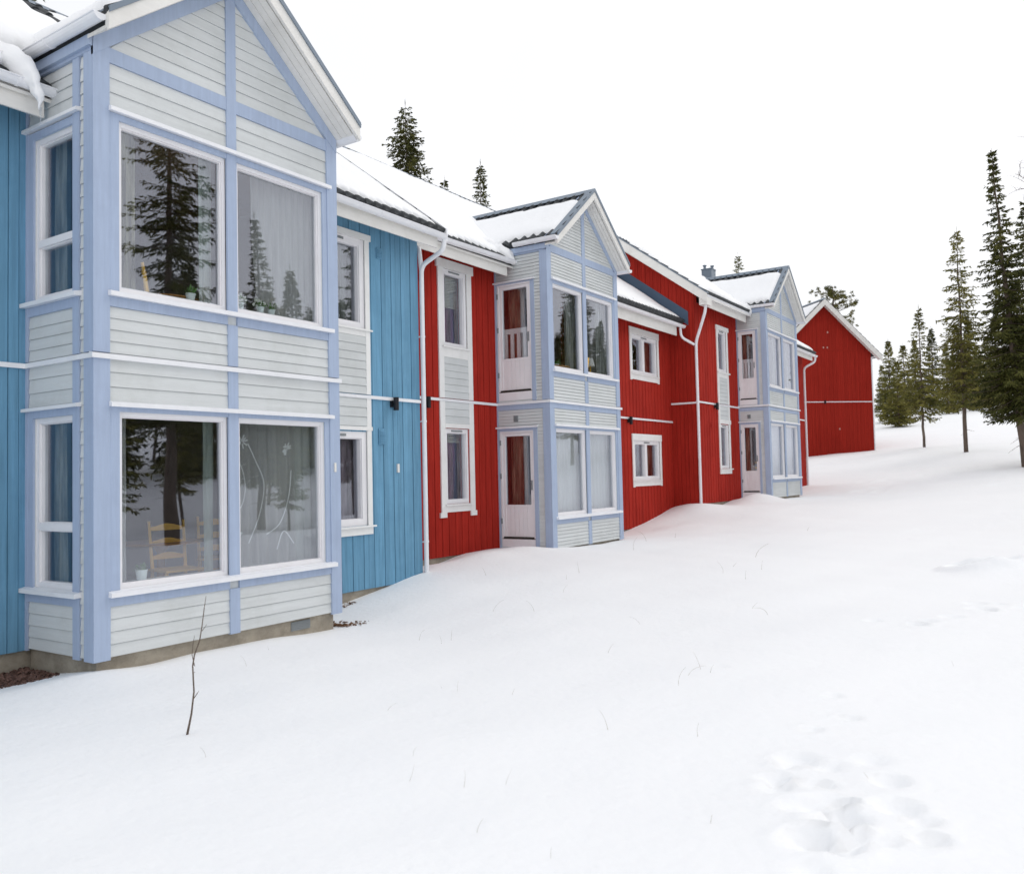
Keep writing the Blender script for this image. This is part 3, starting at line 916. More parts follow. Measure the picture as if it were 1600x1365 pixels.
        mb.box(Sd, xf - bd + .06, post, 0, t - .008, Z(1.05), Z(1.15))
    mb.build('side_trim', M_LAV, parent)
    if kind == 'wide':
        for c in (Z(3.545), Z(.752)):
            sill(parent, Sd, xf - bd - .03, so[1] + .13, c, d=.07, t=.035, name='window_cap')
        window(parent, Sd, so[0], so[1], sh[0][2], sh[0][3], fw=.05, trans=(Z(2.37),), d0=-.10, d1=-.012)
        window(parent, Sd, so[0], so[1], sh[1][2], sh[1][3], fw=.05, trans=(Z(-.41),), d0=-.10, d1=-.012)
        for c in (sh[0][2], sh[1][2]):
            sill(parent, Sd, xf - bd - .03, so[1] + .13, c - .003, d=.085, t=.045)
    else:
        for c in (Z(3.56), Z(.735)):
            sill(parent, Sd, xf - bd - .03, rb[1] + .02, c, d=.07, t=.035, name='door_cap')
        for (z0_, z1_) in ((Z(1.24), Z(3.50)), (Z(-1.58), Z(.645))):
            door(parent, Sd, so[0], so[1], z0_, z1_, rail=(z0_ > 0 + dz))
        wall_vent(parent, Sd, (so[0] + so[1]) / 2, Z(.88), .10, .12, M_GRILLE, .02)
    # roof of the bay
    yL, yR = y0 - .07, y1 + .07
    ze = Z(4.22 if kind == 'wide' else 4.22); za = ze + BSL * (yc - yL)
    xo = xf + (.38 if kind == 'wide' else .31); xi = xf - bd - 2.3
    mb = MB()
    L = math.hypot(yc - yL, za - ze)
    n1 = Vector((0, -BSL, 1)).normalized(); n2 = Vector((0, BSL, 1)).normalized()
    s1 = Vector((0, 1, BSL)).normalized(); s2 = Vector((0, -1, BSL)).normalized()
    tile_slope(mb, (xo, yL, ze), (-1, 0, 0), xo - xi, s1, L, n1, th=.05)
    tile_slope(mb, (xo, yR, ze), (-1, 0, 0), xo - xi, s2, L, n2, th=.05)
    roof = mb.build('bay_roof', M_TILE, parent)
    mb = MB()
    mb.prism([(xo + .01, yc - .13, za - .13 * BSL + .085), (xo + .01, yc, za + .095), (xo + .01, yc + .13, za - .13 * BSL + .085), (xo + .01, yc, za + .05)], (-(xo - xi) + .2, 0, 0))
    mb.build('ridge_cap', M_STEEL, roof)
    # verge: metal edge, white fascia, soffit boards
    mb = MB(); mf = MB(); ms = MB()
    for sgn in (0, 1):
        e = (lambda y: y) if sgn == 0 else (lambda y: y0 + y1 - y)
        def strip(m_, x0, x1, lo_, hi_, ya=yL - .02, yb=yc):
            f = lambda y: ze + BSL * (y - yL)
            pts = [(x0, e(ya), f(ya) + lo_), (x0, e(yb), f(yb) + lo_), (x0, e(yb), f(yb) + hi_), (x0, e(ya), f(ya) + hi_)]
            m_.prism(pts, (x1 - x0, 0, 0))
        strip(mb, xo - .14, xo + .025, .075, .092)
        strip(mb, xo + .010, xo + .025, .03, .075)
        strip(mf, xo - .022, xo + .008, -.125, .05)
        strip(mf, xo - .050, xo - .022, -.10, .03)
        for k in range(3):
            w = (xo - .055 - xf - .04) / 3
            strip(ms, xf + .04 + k * w, xf + .04 + (k + 1) * w - .006, -.105 + (.003 if k % 2 else 0), -.07)
    mb.build('verge_trim', M_STEEL, roof)
    mf.build('fascia', M_CREAM, roof)
    ms.build('soffit', M_CREAM, roof)
    # side gutters of the bay
    mb = MB()
    gutter(mb, (xf + .34, yL - .07, ze + .0), (xf - bd - .15 if kind == 'wide' else xf - .62, yL - .07, ze + .0), .062, Vector((0, -1, 0)))
    mb.build('gutter', M_METALW, parent, smooth=False)
    mb = MB()
    gutter(mb, (xf + .33, yR + .03, ze - .06), (xf - bd + .1, yR + .03, ze - .06), .07, Vector((0, 1, 0)))
    mb.build('gutter', M_METALW, parent)
    mb = MB()
    mb.box(Sd, xf - bd, xf + .03, .035, .07, Z(4.06), Z(4.16)); mb.box(Sr, xf - bd, xf - .02, .035, .07, Z(4.06), Z(4.16))
    mb.build('eave_board', M_LAV, parent)
    # foundation
    mb = MB()
    mb.wbox(xf - bd, xf - .05, y0 + .04, y1 - .04, base - 1.3, base + .02)
    mb.build('foundation', M_CONC, parent)
    # floors inside the bay
    mb = MB()
    for c in (Z(-1.58), Z(1.02)):
        mb.wbox(xf - bd - .3, xf - .125, y0 + .125, y1 - .125, c, c + .16)
    mb.wbox(xf - bd - .3, xf - .125, y0 + .125, y1 - .125, Z(3.60), Z(3.66))
    mb.build('bay_floor', M_FLOOR, parent)
    return dict(yc=yc, yL=yL, yR=yR, ze=ze, za=za, xo=xo, xi=xi, L=L, n1=n1, n2=n2, s1=s1, s2=s2, wl=wl, wr=wr, zu=zu, zl=zl, so=so)


def door(parent, fr, u0, u1, z0, z1, rail=False):
    mb = MB(); f = .035
    mb.box(fr, u0, u0 + f, -.10, .012, z0 + .17, z1); mb.box(fr, u1 - f, u1, -.10, .012, z0 + .17, z1); mb.box(fr, u0 + f, u1 - f, -.10, .012, z1 - f, z1)
    mb.box(fr, u0, u1, -.10, .010, z0, z0 + .155)
    d = mb.build('balcony_door', M_FRAME, parent)
    # leaf
    a, b, c, e = u0 + f + .004, u1 - f - .004, z0 + .20, z1 - f - .004
    pz = z0 + .79; st = .058
    mb = MB()
    mb.box(fr, a, a + st, -.07, -.004, c, e); mb.box(fr, b - st, b, -.07, -.004, c, e)
    mb.box(fr, a + st, b - st, -.07, -.004, e - st, e); mb.box(fr, a + st, b - st, -.07, -.004, pz - .02, pz + .02)
    n = 6; w = (b - a - 2 * st) / n
    for k in range(n):
        mb.box(fr, a + st + k * w, a + st + (k + 1) * w - .004, -.05, -.012, c, pz - .02)
    mb.box(fr, a + st, b - st, -.07, -.05, c, pz - .02)
    mb.build('door_leaf', M_FRAME, d)
    g = MB(); g.box(fr, a + st, b - st, -.045, -.038, pz + .02, e - st); g.build('pane', M_GLASS, d)
    g = MB(); g.box(fr, u0 + .01, u1 - .01, -.06, .006, z0 + .155, z0 + .20); g.build('threshold', M_RUBBER, d)
    g = MB()
    for zz in (z1 - .22, (z0 + z1) / 2 + .25, z0 + .5): g.box(fr, u0 + .0, u0 + .022, .012, .03, zz - .05, zz + .05)
    g.box(fr, b - .04, b - .02, -.004, .02, (z0 + z1) / 2 - .02, (z0 + z1) / 2 + .16)
    g.build('hinge', M_GRILLE, d)
    if rail:
        g = MB(); zr = pz + .52
        g.box(fr, u0 + .02, u1 - .02, -.16, -.12, zr, zr + .10)
        for k in range(5):
            x = u0 + .09 + k * (u1 - u0 - .18) / 4.0
            g.box(fr, x - .035, x + .035, -.155, -.125, pz - .1, zr)
        g.build('safety_rail', M_FRAME, d)


def casing(parent, fr, u0, u1, z0, z1, w=.09, head=.12, foot=.11, horn=.03, d=.045):
    """white boards round a window opening"""
    mb = MB()
    mb.box(fr, u0 - w, u0, .0, d, z0 - foot, z1); mb.box(fr, u1, u1 + w, .0, d, z0 - foot, z1)
    mb.box(fr, u0 - w - horn * .4, u1 + w + horn * .4, .0, d + .008, z1, z1 + head)
    mb.box(fr, u0, u1, 0, d - .004, z0 - foot + .02, z0 - .02)
    mb.box(fr, u0 - w * .6, u1 + w * .6, d - .002, d + .03, z0 - .022, z0)
    return mb.build('window_casing', M_WHITE, parent)


def curtain(fr, u0, u1, z0, z1, d, m, label, amp=.018, wl=.09, taper=0.0, side=0, group=None):
    nu = max(10, int((u1 - u0) / .012)); rows = 12; P = []
    sd = u0 * 7 + z0
    for j in range(rows + 1):
        t = j / rows; z = z0 + (z1 - z0) * t; row = []
        for i in range(nu + 1):
            s = i / nu
            u = u0 + (u1 - u0) * s
            if taper:
                k = taper * (1 - t)
                u = u + (k * (1 - s) if side > 0 else -k * s)
            ph = 2 * math.pi * (u / wl) + 2.5 * nse(u * 3, sd, z * .3)
            row.append(fr.p(u, d + amp * math.sin(ph) * (1 - .35 * t) + .01 * nse(u * 6, z * 2, sd), z))
        P.append(row)
    mb = MB(); mb.grid(P)
    o = mb.build('curtain', m, None, smooth=True, origin=fr.p((u0 + u1) / 2, d, z0))
    tag(o, label, 'curtain', group)
    return o


def blind(fr, u0, u1, z0, z1, d, m, label, pleat=.035):
    n = max(4, int((z1 - z0) / pleat) * 2); P = []
    for j in range(n + 1):
        z = z0 + (z1 - z0) * j / n
        P.append([fr.p(u0, d + (.008 if j % 2 else -.008), z), fr.p(u1, d + (.008 if j % 2 else -.008), z)])
    mb = MB(); mb.grid(P); mb.box(fr, u0, u1, d - .015, d + .015, z0 - .02, z0)
    o = mb.build('pleated_blind', m, None, origin=fr.p((u0 + u1) / 2, d, z0))
    return tag(o, label, 'blind')


def rooms(parent, xw, y0, y1, dz, depth=3.6, parts=()):
    """dark rooms behind the windows: floors, ceilings, rear and cross walls"""
    mb = MB()
    for c, t in ((dz - 1.58, .16), (dz + 1.02, .16), (dz + 3.60, .08)):
        mb.wbox(xw - depth, xw - .19, y0 + .02, y1 - .02, c, c + t)
    mb.build('floor', M_FLOOR, parent)
    mb = MB()
    mb.wbox(xw - depth - .1, xw - depth, y0, y1, dz - 1.6, dz + 3.6)
    for y in parts:
        mb.wbox(xw - depth, xw - .185, y - .05, y + .05, dz - 1.41, dz + 1.02); mb.wbox(xw - depth, xw - .185, y - .05, y + .05, dz + 1.18, dz + 3.60)
    mb.build('inner_wall', M_ROOM, parent)


def main_roof(parent, xe, ze, y0, y1, xr, rear=True, name='roof', verge=(True, True)):
    """front slope from the eave (xe,ze) up to the ridge at x=xr"""
    zr = ze + SL * (xe - xr)
    S1 = Vector((-1, 0, SL)).normalized(); N1 = Vector((SL, 0, 1)).normalized()
    S2 = Vector((1, 0, SL)).normalized(); N2 = Vector((-SL, 0, 1)).normalized()
    L = math.hypot(xe - xr, zr - ze)
    mb = MB()
    tile_slope(mb, (xe, y0, ze), (0, 1, 0), y1 - y0, S1, L, N1)
    tile_slope(mb, (2 * xr - xe, y0, ze), (0, 1, 0), y1 - y0, S2, L, N2)
    r = mb.build(name, M_TILE, parent)
    mb = MB()
    mb.prism([(xr - .14, y0, zr - .14 * SL + .07), (xr, y0, zr + .085), (xr + .14, y0, zr - .14 * SL + .07), (xr, y0, zr + .03)], (0, y1 - y0, 0))
    mb.build('ridge_cap', M_STEEL, r)
    # soffit boards under the slope
    mb = MB()
    mb.prism([(xe + .01, y0 + .03, ze - .11), (xe - .75, y0 + .03, ze - .11 + .75 * SL), (xe - .75, y0 + .03, ze - .075 + .75 * SL), (xe + .01, y0 + .03, ze - .075)], (0, y1 - y0 - .06, 0))
    mb.build('soffit', M_CREAM, r)
    return r, dict(O=(xe, y0, ze), L=L, S=S1, N=N1, zr=zr)


SNOWOBJ = []


def snow_obj(mb, name, label):
    o = mb.build(name, M_SNOW, None, smooth=True)
    tag(o, label, 'snow', kind='stuff')
    return o


# =================================================================== HOUSE 1 : blue
XW1 = -8.71
b1 = thing('blue_house', 'nearest house, blue vertical boards with a pale grey gabled bay of wide windows', 'house', (XW1, 6, -1.6))
F1 = FX(XW1)
Y1A, Y1B = -2.0, 10.42
holes1 = [(4.385, 7.39, -1.58, 1.0), (4.385, 7.39, 1.2, 3.7), (8.02, 9.18, 2.16, 3.49), (8.02, 9.18, -.70, .66)]
board_wall(F1, Y1A, Y1B, -1.60, 3.86, holes1, b1, M_BLUE, .112)
mb = MB(); mb.wbox(XW1 - 7.4, XW1 - .02, Y1A, Y1B - .02, -2.9, -1.59); mb.build('foundation', M_CONC, b1)
mb = MB()
mb.wbox(XW1 - 7.4, XW1 - 7.2, Y1A, Y1B, -1.6, 3.9)
for y in (Y1A, Y1B - .18):
    mb.prism([(XW1 - 7.4, y, -1.58), (XW1 - .18, y, -1.58), (XW1 - .18, y, 3.8), (XW1 - 3.7, y, 6.4), (XW1 - 7.4, y, 3.8)], (0, .18, 0))
mb.build('gable_wall', M_BLUE, b1)
rooms(b1, XW1, Y1A, Y1B, 0, 3.6, (2.2, 7.62))
B1 = gable_bay(b1, -7.5, 4.36, 7.40, 0, 'wide', 1.21)
r1, R1 = main_roof(b1, -8.25, 3.83, Y1A - .3, Y1B + .15, -12.40)
mb = MB(); mb.box(F1, Y1A - .3, 4.30, .41, .435, 3.57, 3.80); mb.box(F1, 7.52, 10.42, .41, .435, 3.57, 3.80); mb.build('fascia', M_CREAM, b1)
mb = MB(); gutter(mb, (-8.20, Y1A - .3, 3.83), (-8.20, 4.48, 3.83)); gutter(mb, (-8.20, 7.50, 3.80), (-8.20, 10.50, 3.77)); mb.build('gutter', M_METALW, b1)
# verge of the blue roof standing above the red one
mb = MB(); yv = Y1B + .15
mb.prism([(-8.2, yv - .02, 3.80 - .1), (-12.4, yv - .02, 3.80 - .1 + SL * 4.2), (-12.4, yv - .02, 3.80 + .095 + SL * 4.2), (-8.2, yv - .02, 3.80 + .095)], (0, .03, 0))
mb.build('verge_board', M_METALW, b1)
string_course(b1, [(F1, Y1A, 4.36, 1.18), (F1, 7.40, 10.40, 1.18), (FX(-7.5), 4.305, 7.455, 1.18), (FY(4.36), XW1 + .02, -7.5, 1.18), (FYP(7.40), XW1 + .02, -7.5, 1.18)])
# wall windows with panel between
for z0, z1 in ((2.16, 3.49), (-.70, .66)):
    window(b1, F1, 8.02, 9.18, z0, z1, fw=.095, d0=-.10, d1=.018, vent=True)
mb = MB()
for a, b in ((7.94, 8.02), (9.18, 9.27)):
    mb.box(F1, a, b, 0, .045, -.72, 1.15); mb.box(F1, a, b, 0, .045, 1.21, 3.49)
mb.box(F1, 7.92, 9.30, 0, .055, 3.49, 3.58); mb.box(F1, 7.92, 9.29, 0, .05, .68, .735)
mb.box(F1, 8.02, 9.18, 0, .04, 2.06, 2.14); mb.box(F1, 7.94, 9.27, 0, .05, -.83, -.72)
mb.box(F1, 7.90, 9.31, .05, .085, -.725, -.70); mb.box(F1, 7.92, 9.30, .04, .075, 2.14, 2.165)
mb.build('window_casing', M_WHITE, b1)
mb = MB()
clap(mb, F1, .74, 1.15, lambda z: (8.02, 9.18), .123, .016, .030); clap(mb, F1, 1.21, 2.06, lambda z: (8.02, 9.18), .123, .016, .030)
mb.build('clapboard', M_GREY, b1)
wall_vent(b1, F1, 9.51, 3.36); wall_vent(b1, F1, 9.51, .60, .15, .24)
wall_lamp(b1, F1, 9.74, 1.10)
mb = MB(); mb.box(F1, 9.83, 9.87, .02, .05, .06, .19); mb.build('meter_socket', M_CREAM, b1)
mb = MB(); mb.box(FX(-7.5), 7.325, 7.355, .03, .045, .07, .18); mb.build('number_tag', M_CREAM, b1)
mb = MB(); mb.box(FX(-7.5), 6.7, 6.98, -.052, -.035, -1.73, -1.63)
for k in range(5): mb.box(FX(-7.5), 6.71, 6.97, -.035, -.03, -1.72 + k * .018, -1.712 + k * .018)
mb.build('foundation_vent', M_GRILLE, b1)
# downpipe between the blue and the red wall
mb = MB()
mb.tube(smooth_path([(-8.66, 10.47, -1.62), (-8.66, 10.47, 3.36), (-8.22, 10.50, 3.55), (-8.20, 10.50, 3.78)]), .038, 12)
mb.tube(smooth_path([(-8.66, 10.47, 3.28), (-8.68, 10.45, 3.62), (-8.85, 10.62, 3.72)]), .036, 12)
for z in (2.2, .85, -1.05): mb.tube([(-8.66, 10.47, z), (-8.66, 10.47, z + .03)], .044, 12); mb.box(F1, 10.42, 10.44, 0, .06, z, z + .02)
mb.build('downpipe', M_METALW, b1, smooth=False)

# =================================================================== HOUSE 2 : red with bay
XW2 = -9.46; D2 = .175
b2 = thing('red_house', 'middle red house, two small double windows right of its pale bay', 'house', (XW2, 16, -1.4))
F2 = FX(XW2); Y2A, Y2B = 10.42, 22.2
holes2 = [(13.67, 16.51, -1.4, 1.18), (13.67, 16.51, 1.38, 3.9), (11.98, 12.70, 2.32, 3.74), (11.98, 12.68, -.52, .84),
          (19.70, 21.28, 2.50, 3.52), (19.70, 21.28, -.24, .78)]
board_wall(F2, Y2A, Y2B, -1.42, 4.02, holes2, b2, M_RED, .096)
mb = MB(); mb.wbox(XW2 - 7.4, XW2 - .02, Y2A, Y2B, -2.9, -1.41); mb.build('foundation', M_CONC, b2)
mb = MB(); mb.wbox(XW2 - 7.4, XW2 - 7.2, Y2A, Y2B, -1.4, 4.0); mb.build('rear_wall', M_RED, b2)
rooms(b2, XW2, Y2A, Y2B, D2, 3.6, (13.2, 16.9, 19.3))
B2 = gable_bay(b2, -8.25, 13.65, 16.52, D2, 'narrow', 1.21)
r2, R2 = main_roof(b2, -9.0, 4.07, Y2A + .1, Y2B - .02, -13.10)
mb = MB(); mb.box(F2, Y2A + .02, 13.50, .40, .425, 3.80, 4.04); mb.box(F2, 16.62, 21.75, .40, .425, 3.66, 3.95); mb.build('fascia', M_CREAM, b2)
mb = MB(); gutter(mb, (-8.95, 10.5, 4.05), (-8.95, 13.95, 4.10)); gutter(mb, (-8.95, 16.6, 3.97), (-8.95, 22.05, 3.95)); mb.build('gutter', M_METALW, b2)
string_course(b2, [(F2, Y2A + .06, 13.65, 1.355), (F2, 16.52, Y2B, 1.34), (FX(-8.25), 13.595, 16.60, 1.355), (FY(13.65), XW2 + .02, -8.25, 1.355), (FYP(16.52), XW2 + .02, -8.25, 1.355)])
for z0, z1 in ((2.32, 3.74), (-.52, .84)):
    window(b2, F2, 11.98, 12.70, z0, z1, fw=.075, d0=-.10, d1=.015, vent=True)
mb = MB()
mb.box(F2, 11.84, 11.98, 0, .045, -.66, 1.325); mb.box(F2, 12.70, 12.84, 0, .045, -.66, 1.325)
mb.box(F2, 11.84, 11.98, 0, .045, 1.385, 3.74); mb.box(F2, 12.70, 12.84, 0, .045, 1.385, 3.74)
mb.box(F2, 11.79, 12.89, 0, .06, 3.74, 3.90); mb.box(F2, 11.98, 12.70, 0, .05, .85, .93)
mb.box(F2, 11.98, 12.70, 0, .04, 2.13, 2.30); mb.box(F2, 11.98, 12.70, 0, .04, -.66, -.54)
mb.box(F2, 11.80, 11.98, 0, .050, -.75, -.66); mb.box(F2, 12.70, 12.88, 0, .050, -.75, -.66)
mb.box(F2, 11.93, 12.75, .04, .08, 2.30, 2.33); mb.box(F2, 11.93, 12.75, .04, .08, -.545, -.52)
mb.build('window_casing', M_WHITE, b2)
mb = MB()
clap(mb, F2, .93, 1.325, lambda z: (11.98, 12.70), .115, .016, .030); clap(mb, F2, 1.385, 2.13, lambda z: (11.98, 12.70), .115, .016, .030)
mb.build('clapboard', M_GREY, b2)
for z0, z1 in ((2.50, 3.52), (-.24, .78)):
    window(b2, F2, 19.70, 21.28, z0, z1, fw=.09, d0=-.10, d1=.015, mull=(20.44,), vent=True)
    casing(b2, F2, 19.70, 21.28, z0, z1, w=.10, head=.17, foot=.17)
mb = MB()
for z0, z1 in ((2.35, 3.78), (-.45, 1.0)): mb.box(F2, 16.98, 17.14, 0, .05, z0, z1)
mb.build('window_casing', M_WHITE, b2)
wall_lamp(b2, F2, 11.43, 1.27); wall_lamp(b2, F2, 19.40, 1.27)
wall_vent(b2, F2, 11.48, .83, .14, .2, M_RED); wall_vent(b2, F2, 11.38, 3.45, .12, .14, M_RED)
# window edges that stick out behind the bay
# =================================================================== HOUSE 3 : red, set forward and higher
XW3 = -8.71; D3 = .70
b3 = thing('red_house', 'farthest attached red house, taller roof with chimney, set forward of its neighbour', 'house', (XW3, 28, -.9))
F3 = FX(XW3); Y3A, Y3B = 22.2, 29.0
XE3, ZE3 = -8.20, 4.72
holes3 = [(25.62, 28.91, -.88, 1.7), (25.62, 28.91, 1.9, 4.4), (23.93, 24.62, 2.85, 4.08), (23.93, 24.62, .02, 1.30)]
board_wall(F3, Y3A, Y3B, -.92, 4.62, holes3, b3, M_RED, .096)
XW4 = -9.10; F4 = FX(XW4)
board_wall(F4, Y3B, 34.6, -.90, 4.5, [(30.4, 31.3, 2.8, 4.0), (30.4, 31.3, .0, 1.3)], b3, M_RED, .096)
# return wall with the gable above the lower roof
G3 = FY(Y3A)
ridge3x = -10.80; zr3 = ZE3 + SL * (XE3 - ridge3x)
ztop3 = lambda x: (ZE3 - .06 + SL * (XE3 - x)) if x > ridge3x else (ZE3 - .06 + SL * (XE3 - 2 * ridge3x + x))
board_wall(G3, ridge3x, XW3 + .022, -1.42, ztop3, [], b3, M_RED, .115, name='return_wall')
board_wall(G3, 2 * ridge3x - XE3 + .2, ridge3x, 3.0, ztop3, [], b3, M_RED, .115, name='return_wall')
mb = MB(); mb.wbox(-13.2, XW3 - .02, Y3A + .05, Y3B, -2.4, -.91); mb.wbox(-13.2, XW4 - .02, Y3B, 34.55, -2.2, -.89); mb.build('foundation', M_CONC, b3)
mb = MB(); mb.wbox(-13.2, -13.0, Y3A, 34.6, -1.0, 4.4)
mb.prism([(-13.2, 34.42, -.9), (XW4 - .18, 34.42, -.9), (XW4 - .18, 34.42, 4.4), (-11.1, 34.42, 6.0), (-13.2, 34.42, 4.4)], (0, .18, 0))
mb.build('rear_wall', M_RED, b3)
rooms(b3, XW3, Y3A + .2, Y3B, D3, 3.0, (25.2, 28.95)); rooms(b3, XW4, Y3B, 34.4, D3, 2.6, (32.0,))
B3 = gable_bay(b3, -7.79, 25.60, 28.92, D3, 'narrow', .92)
r3, R3 = main_roof(b3, XE3, ZE3, Y3A - .45, 29.3, ridge3x)
ZE4 = 4.50
r4, R4 = main_roof(b3, -8.66, ZE4, 29.3, 34.95, -10.95)
# rake fascia on the gable facing the viewer
mb = MB(); yk = Y3A - .47
f3 = lambda x: ZE3 + SL * (XE3 - x)
mb.prism([(XE3 + .06, yk, f3(XE3 + .06) - .22), (ridge3x, yk, f3(ridge3x) - .22), (ridge3x, yk, f3(ridge3x) + .04), (XE3 + .06, yk, f3(XE3 + .06) + .04)], (0, .03, 0))
mb.prism([(XE3 + .04, yk + .03, f3(XE3) - .25), (ridge3x, yk + .03, f3(ridge3x) - .25), (ridge3x, yk + .03, f3(ridge3x) - .02), (XE3 + .04, yk + .03, f3(XE3) - .02)], (0, .03, 0))
g3 = lambda x: ZE3 + SL * (XE3 - 2 * ridge3x + x)
mb.prism([(ridge3x, yk, g3(ridge3x) - .22), (2 * ridge3x - XE3, yk, ZE3 - .22), (2 * ridge3x - XE3, yk, ZE3 + .04), (ridge3x, yk, g3(ridge3x) + .04)], (0, .03, 0))
for k in range(3):
    a = yk + .07 + k * .125
    mb.prism([(XE3, a, f3(XE3) - .15), (ridge3x, a, f3(ridge3x) - .15), (ridge3x, a, f3(ridge3x) - .11), (XE3, a, f3(XE3) - .11)], (0, .118, 0))
mb.wbox(XE3 - .17, XE3 + .03, Y3A - .44, Y3A - .03, 4.42, 4.62)
mb.build('rake_fascia', M_CREAM, b3)
mb = MB()
mb.prism([(XE3 + .07, yk - .015, f3(XE3 + .07) + .045), (ridge3x, yk - .015, f3(ridge3x) + .045), (ridge3x, yk - .015, f3(ridge3x) + .075), (XE3 + .07, yk - .015, f3(XE3 + .07) + .075)], (0, .15, 0))
mb.build('verge_trim', M_STEEL, b3)
# slate-blue flashing where the lower roof meets this wall
mb = MB()
fl = lambda x: 4.05 + SL * (-9.0 - x)
mb.prism([(-8.86, Y3A - .035, 3.98), (-13.0, Y3A - .035, fl(-13.0)), (-13.0, Y3A - .035, fl(-13.0) + .42), (-8.86, Y3A - .035, fl(-8.86) + .42)], (0, .008, 0))
mb.build('flashing', M_FLASH, b3)
mb = MB(); mb.box(F3, Y3A - .4, 25.40, .38, .41, 4.43, 4.68); mb.box(F4, 28.98, 34.6, .38, .41, 4.20, 4.44); mb.build('fascia', M_CREAM, b3)
mb = MB(); gutter(mb, (-8.25, Y3A - .42, 4.70), (-8.25, 25.55, 4.70)); gutter(mb, (-8.64, 28.95, 4.45), (-8.64, 34.95, 4.42)); mb.build('gutter', M_METALW, b3)
string_course(b3, [(F3, Y3A - .03, 25.6, 1.87), (F3, 28.92, Y3B, 1.87), (F4, Y3B, 34.5, 1.86), (FX(-7.79), 25.545, 29.0, 1.90), (FY(25.60), XW3 + .02, -7.79, 1.90), (FYP(28.92), XW3 + .02, -7.79, 1.90)])
string_course(b3, [(G3, XW2 + .03, XW3 + .02, 1.84)])
for z0, z1 in ((2.85, 4.08), (.02, 1.30)):
    window(b3, F3, 23.93, 24.62, z0, z1, fw=.075, d0=-.10, d1=.015, vent=True)
mb = MB()
mb.box(F3, 23.81, 23.93, 0, .045, -.08, 1.84); mb.box(F3, 24.62, 24.74, 0, .045, -.08, 1.84); mb.box(F3, 23.81, 23.93, 0, .045, 1.90, 4.08); mb.box(F3, 24.62, 24.74, 0, .045, 1.90, 4.08)
mb.box(F3, 23.78, 24.80, 0, .06, 4.08, 4.20); mb.box(F3, 23.80, 24.78, 0, .055, 1.32, 1.44); mb.box(F3, 23.93, 24.62, 0, .04, 2.68, 2.83); mb.box(F3, 23.80, 24.75, 0, .05, -.14, 0)
mb.box(F3, 23.77, 24.82, .045, .08, -.02, .01); mb.box(F3, 23.79, 24.80, .045, .08, 2.80, 2.84)
mb.build('window_casing', M_WHITE, b3)
mb = MB(); clap(mb, F3, 1.44, 1.84, lambda z: (23.93, 24.62), .115, .016, .030); clap(mb, F3, 1.90, 2.68, lambda z: (23.93, 24.62), .115, .016, .030); mb.build('clapboard', M_GREY, b3)
for z0, z1 in ((2.8, 4.0), (.0, 1.3)):
    window(b3, F4, 30.4, 31.3, z0, z1, fw=.08, d0=-.1, d1=.015)
    casing(b3, F4, 30.4, 31.3, z0, z1, w=.10, head=.14, foot=.14)
wall_lamp(b3, F3, 23.5, 1.80); wall_vent(b3, F3, 23.2, 1.25, .1, .12, M_RED)
mb = MB()
mb.tube(smooth_path([(-8.66, 22.18, -1.05), (-8.66, 22.18, 3.50), (-8.25, 21.90, 4.28), (-8.25, 21.90, 4.66)]), .040, 12)
mb.tube(smooth_path([(-8.97, 21.85, 3.88), (-8.95, 21.85, 3.62), (-8.68, 22.1, 3.42)]), .036, 12)
mb.build('downpipe', M_METALW, b3)
mb = MB()
mb.tube(smooth_path([(-9.04, 34.62, -.8), (-9.04, 34.62, 3.95), (-8.64, 34.80, 4.18), (-8.64, 34.80, 4.42)]), .042, 12)
mb.build('downpipe', M_METALW, b3)
# chimney
mb = MB()
cx, cy = -11.22, 30.22
mb.wbox(cx - .19, cx + .19, cy - .22, cy + .22, 5.9, 7.38); mb.wbox(cx - .21, cx + .21, cy - .24, cy + .24, 7.38, 7.41)
for dx, dy in ((-.10, -.12), (.10, .12)):
    mb.tube([(cx + dx, cy + dy, 7.41), (cx + dx, cy + dy, 7.53)], .05, 12); mb.tube([(cx + dx, cy + dy, 7.53), (cx + dx, cy + dy, 7.56)], .075, 12)
mb.build('chimney', M_STEEL, r3)

# =================================================================== BARN
bd_ = Vector((-0.70, 0.714, 0)).normalized(); bu_ = Vector((bd_.y, -bd_.x, 0))
BC = Vector((-12.40, 51.68, 0.0))
barn = thing('red_barn', 'red board gable building standing alone at the end of the row', 'barn', (BC.x, BC.y, .8))
FB = Fr(BC, bu_, -bd_)
bh = 3.12; be = 6.85; bsl = .93; bap = be + bsl * bh
board_wall(FB, -bh, bh, .2, lambda u: be + bsl * (bh - abs(u)) if True else 0, [(-.001, .001, 8.9, 9.0)], barn, M_REDBARN, .12, thick=.15)
mb = MB()
for s in (-1, 1):
    mb.prism([FB.p(s * bh, 0, .2), FB.p(s * (bh - .15), 0, .2), FB.p(s * (bh - .15), 0, be), FB.p(s * bh, 0, be)], bd_ * 9)
mb.prism([FB.p(-bh, -8.85, .2), FB.p(bh, -8.85, .2), FB.p(bh, -8.85, be), FB.p(0, -8.85, bap), FB.p(-bh, -8.85, be)], bd_ * .15)
mb.build('side_wall', M_REDBARN, barn)
mb = MB()
Lb = math.hypot(bh + .46, bsl * (bh + .46))
for s in (-1, 1):
    S = (bu_ * (-s) + Vector((0, 0, bsl))).normalized(); N = (bu_ * s * bsl + Vector((0, 0, 1))).normalized()
    O = FB.p(s * (bh + .46), .45, be - bsl * .46 + .02)
    tile_slope(mb, O, bd_, 9.9, S, Lb, N)
rb_ = mb.build('roof', M_TILE, barn)
mb = MB(); ms = MB()
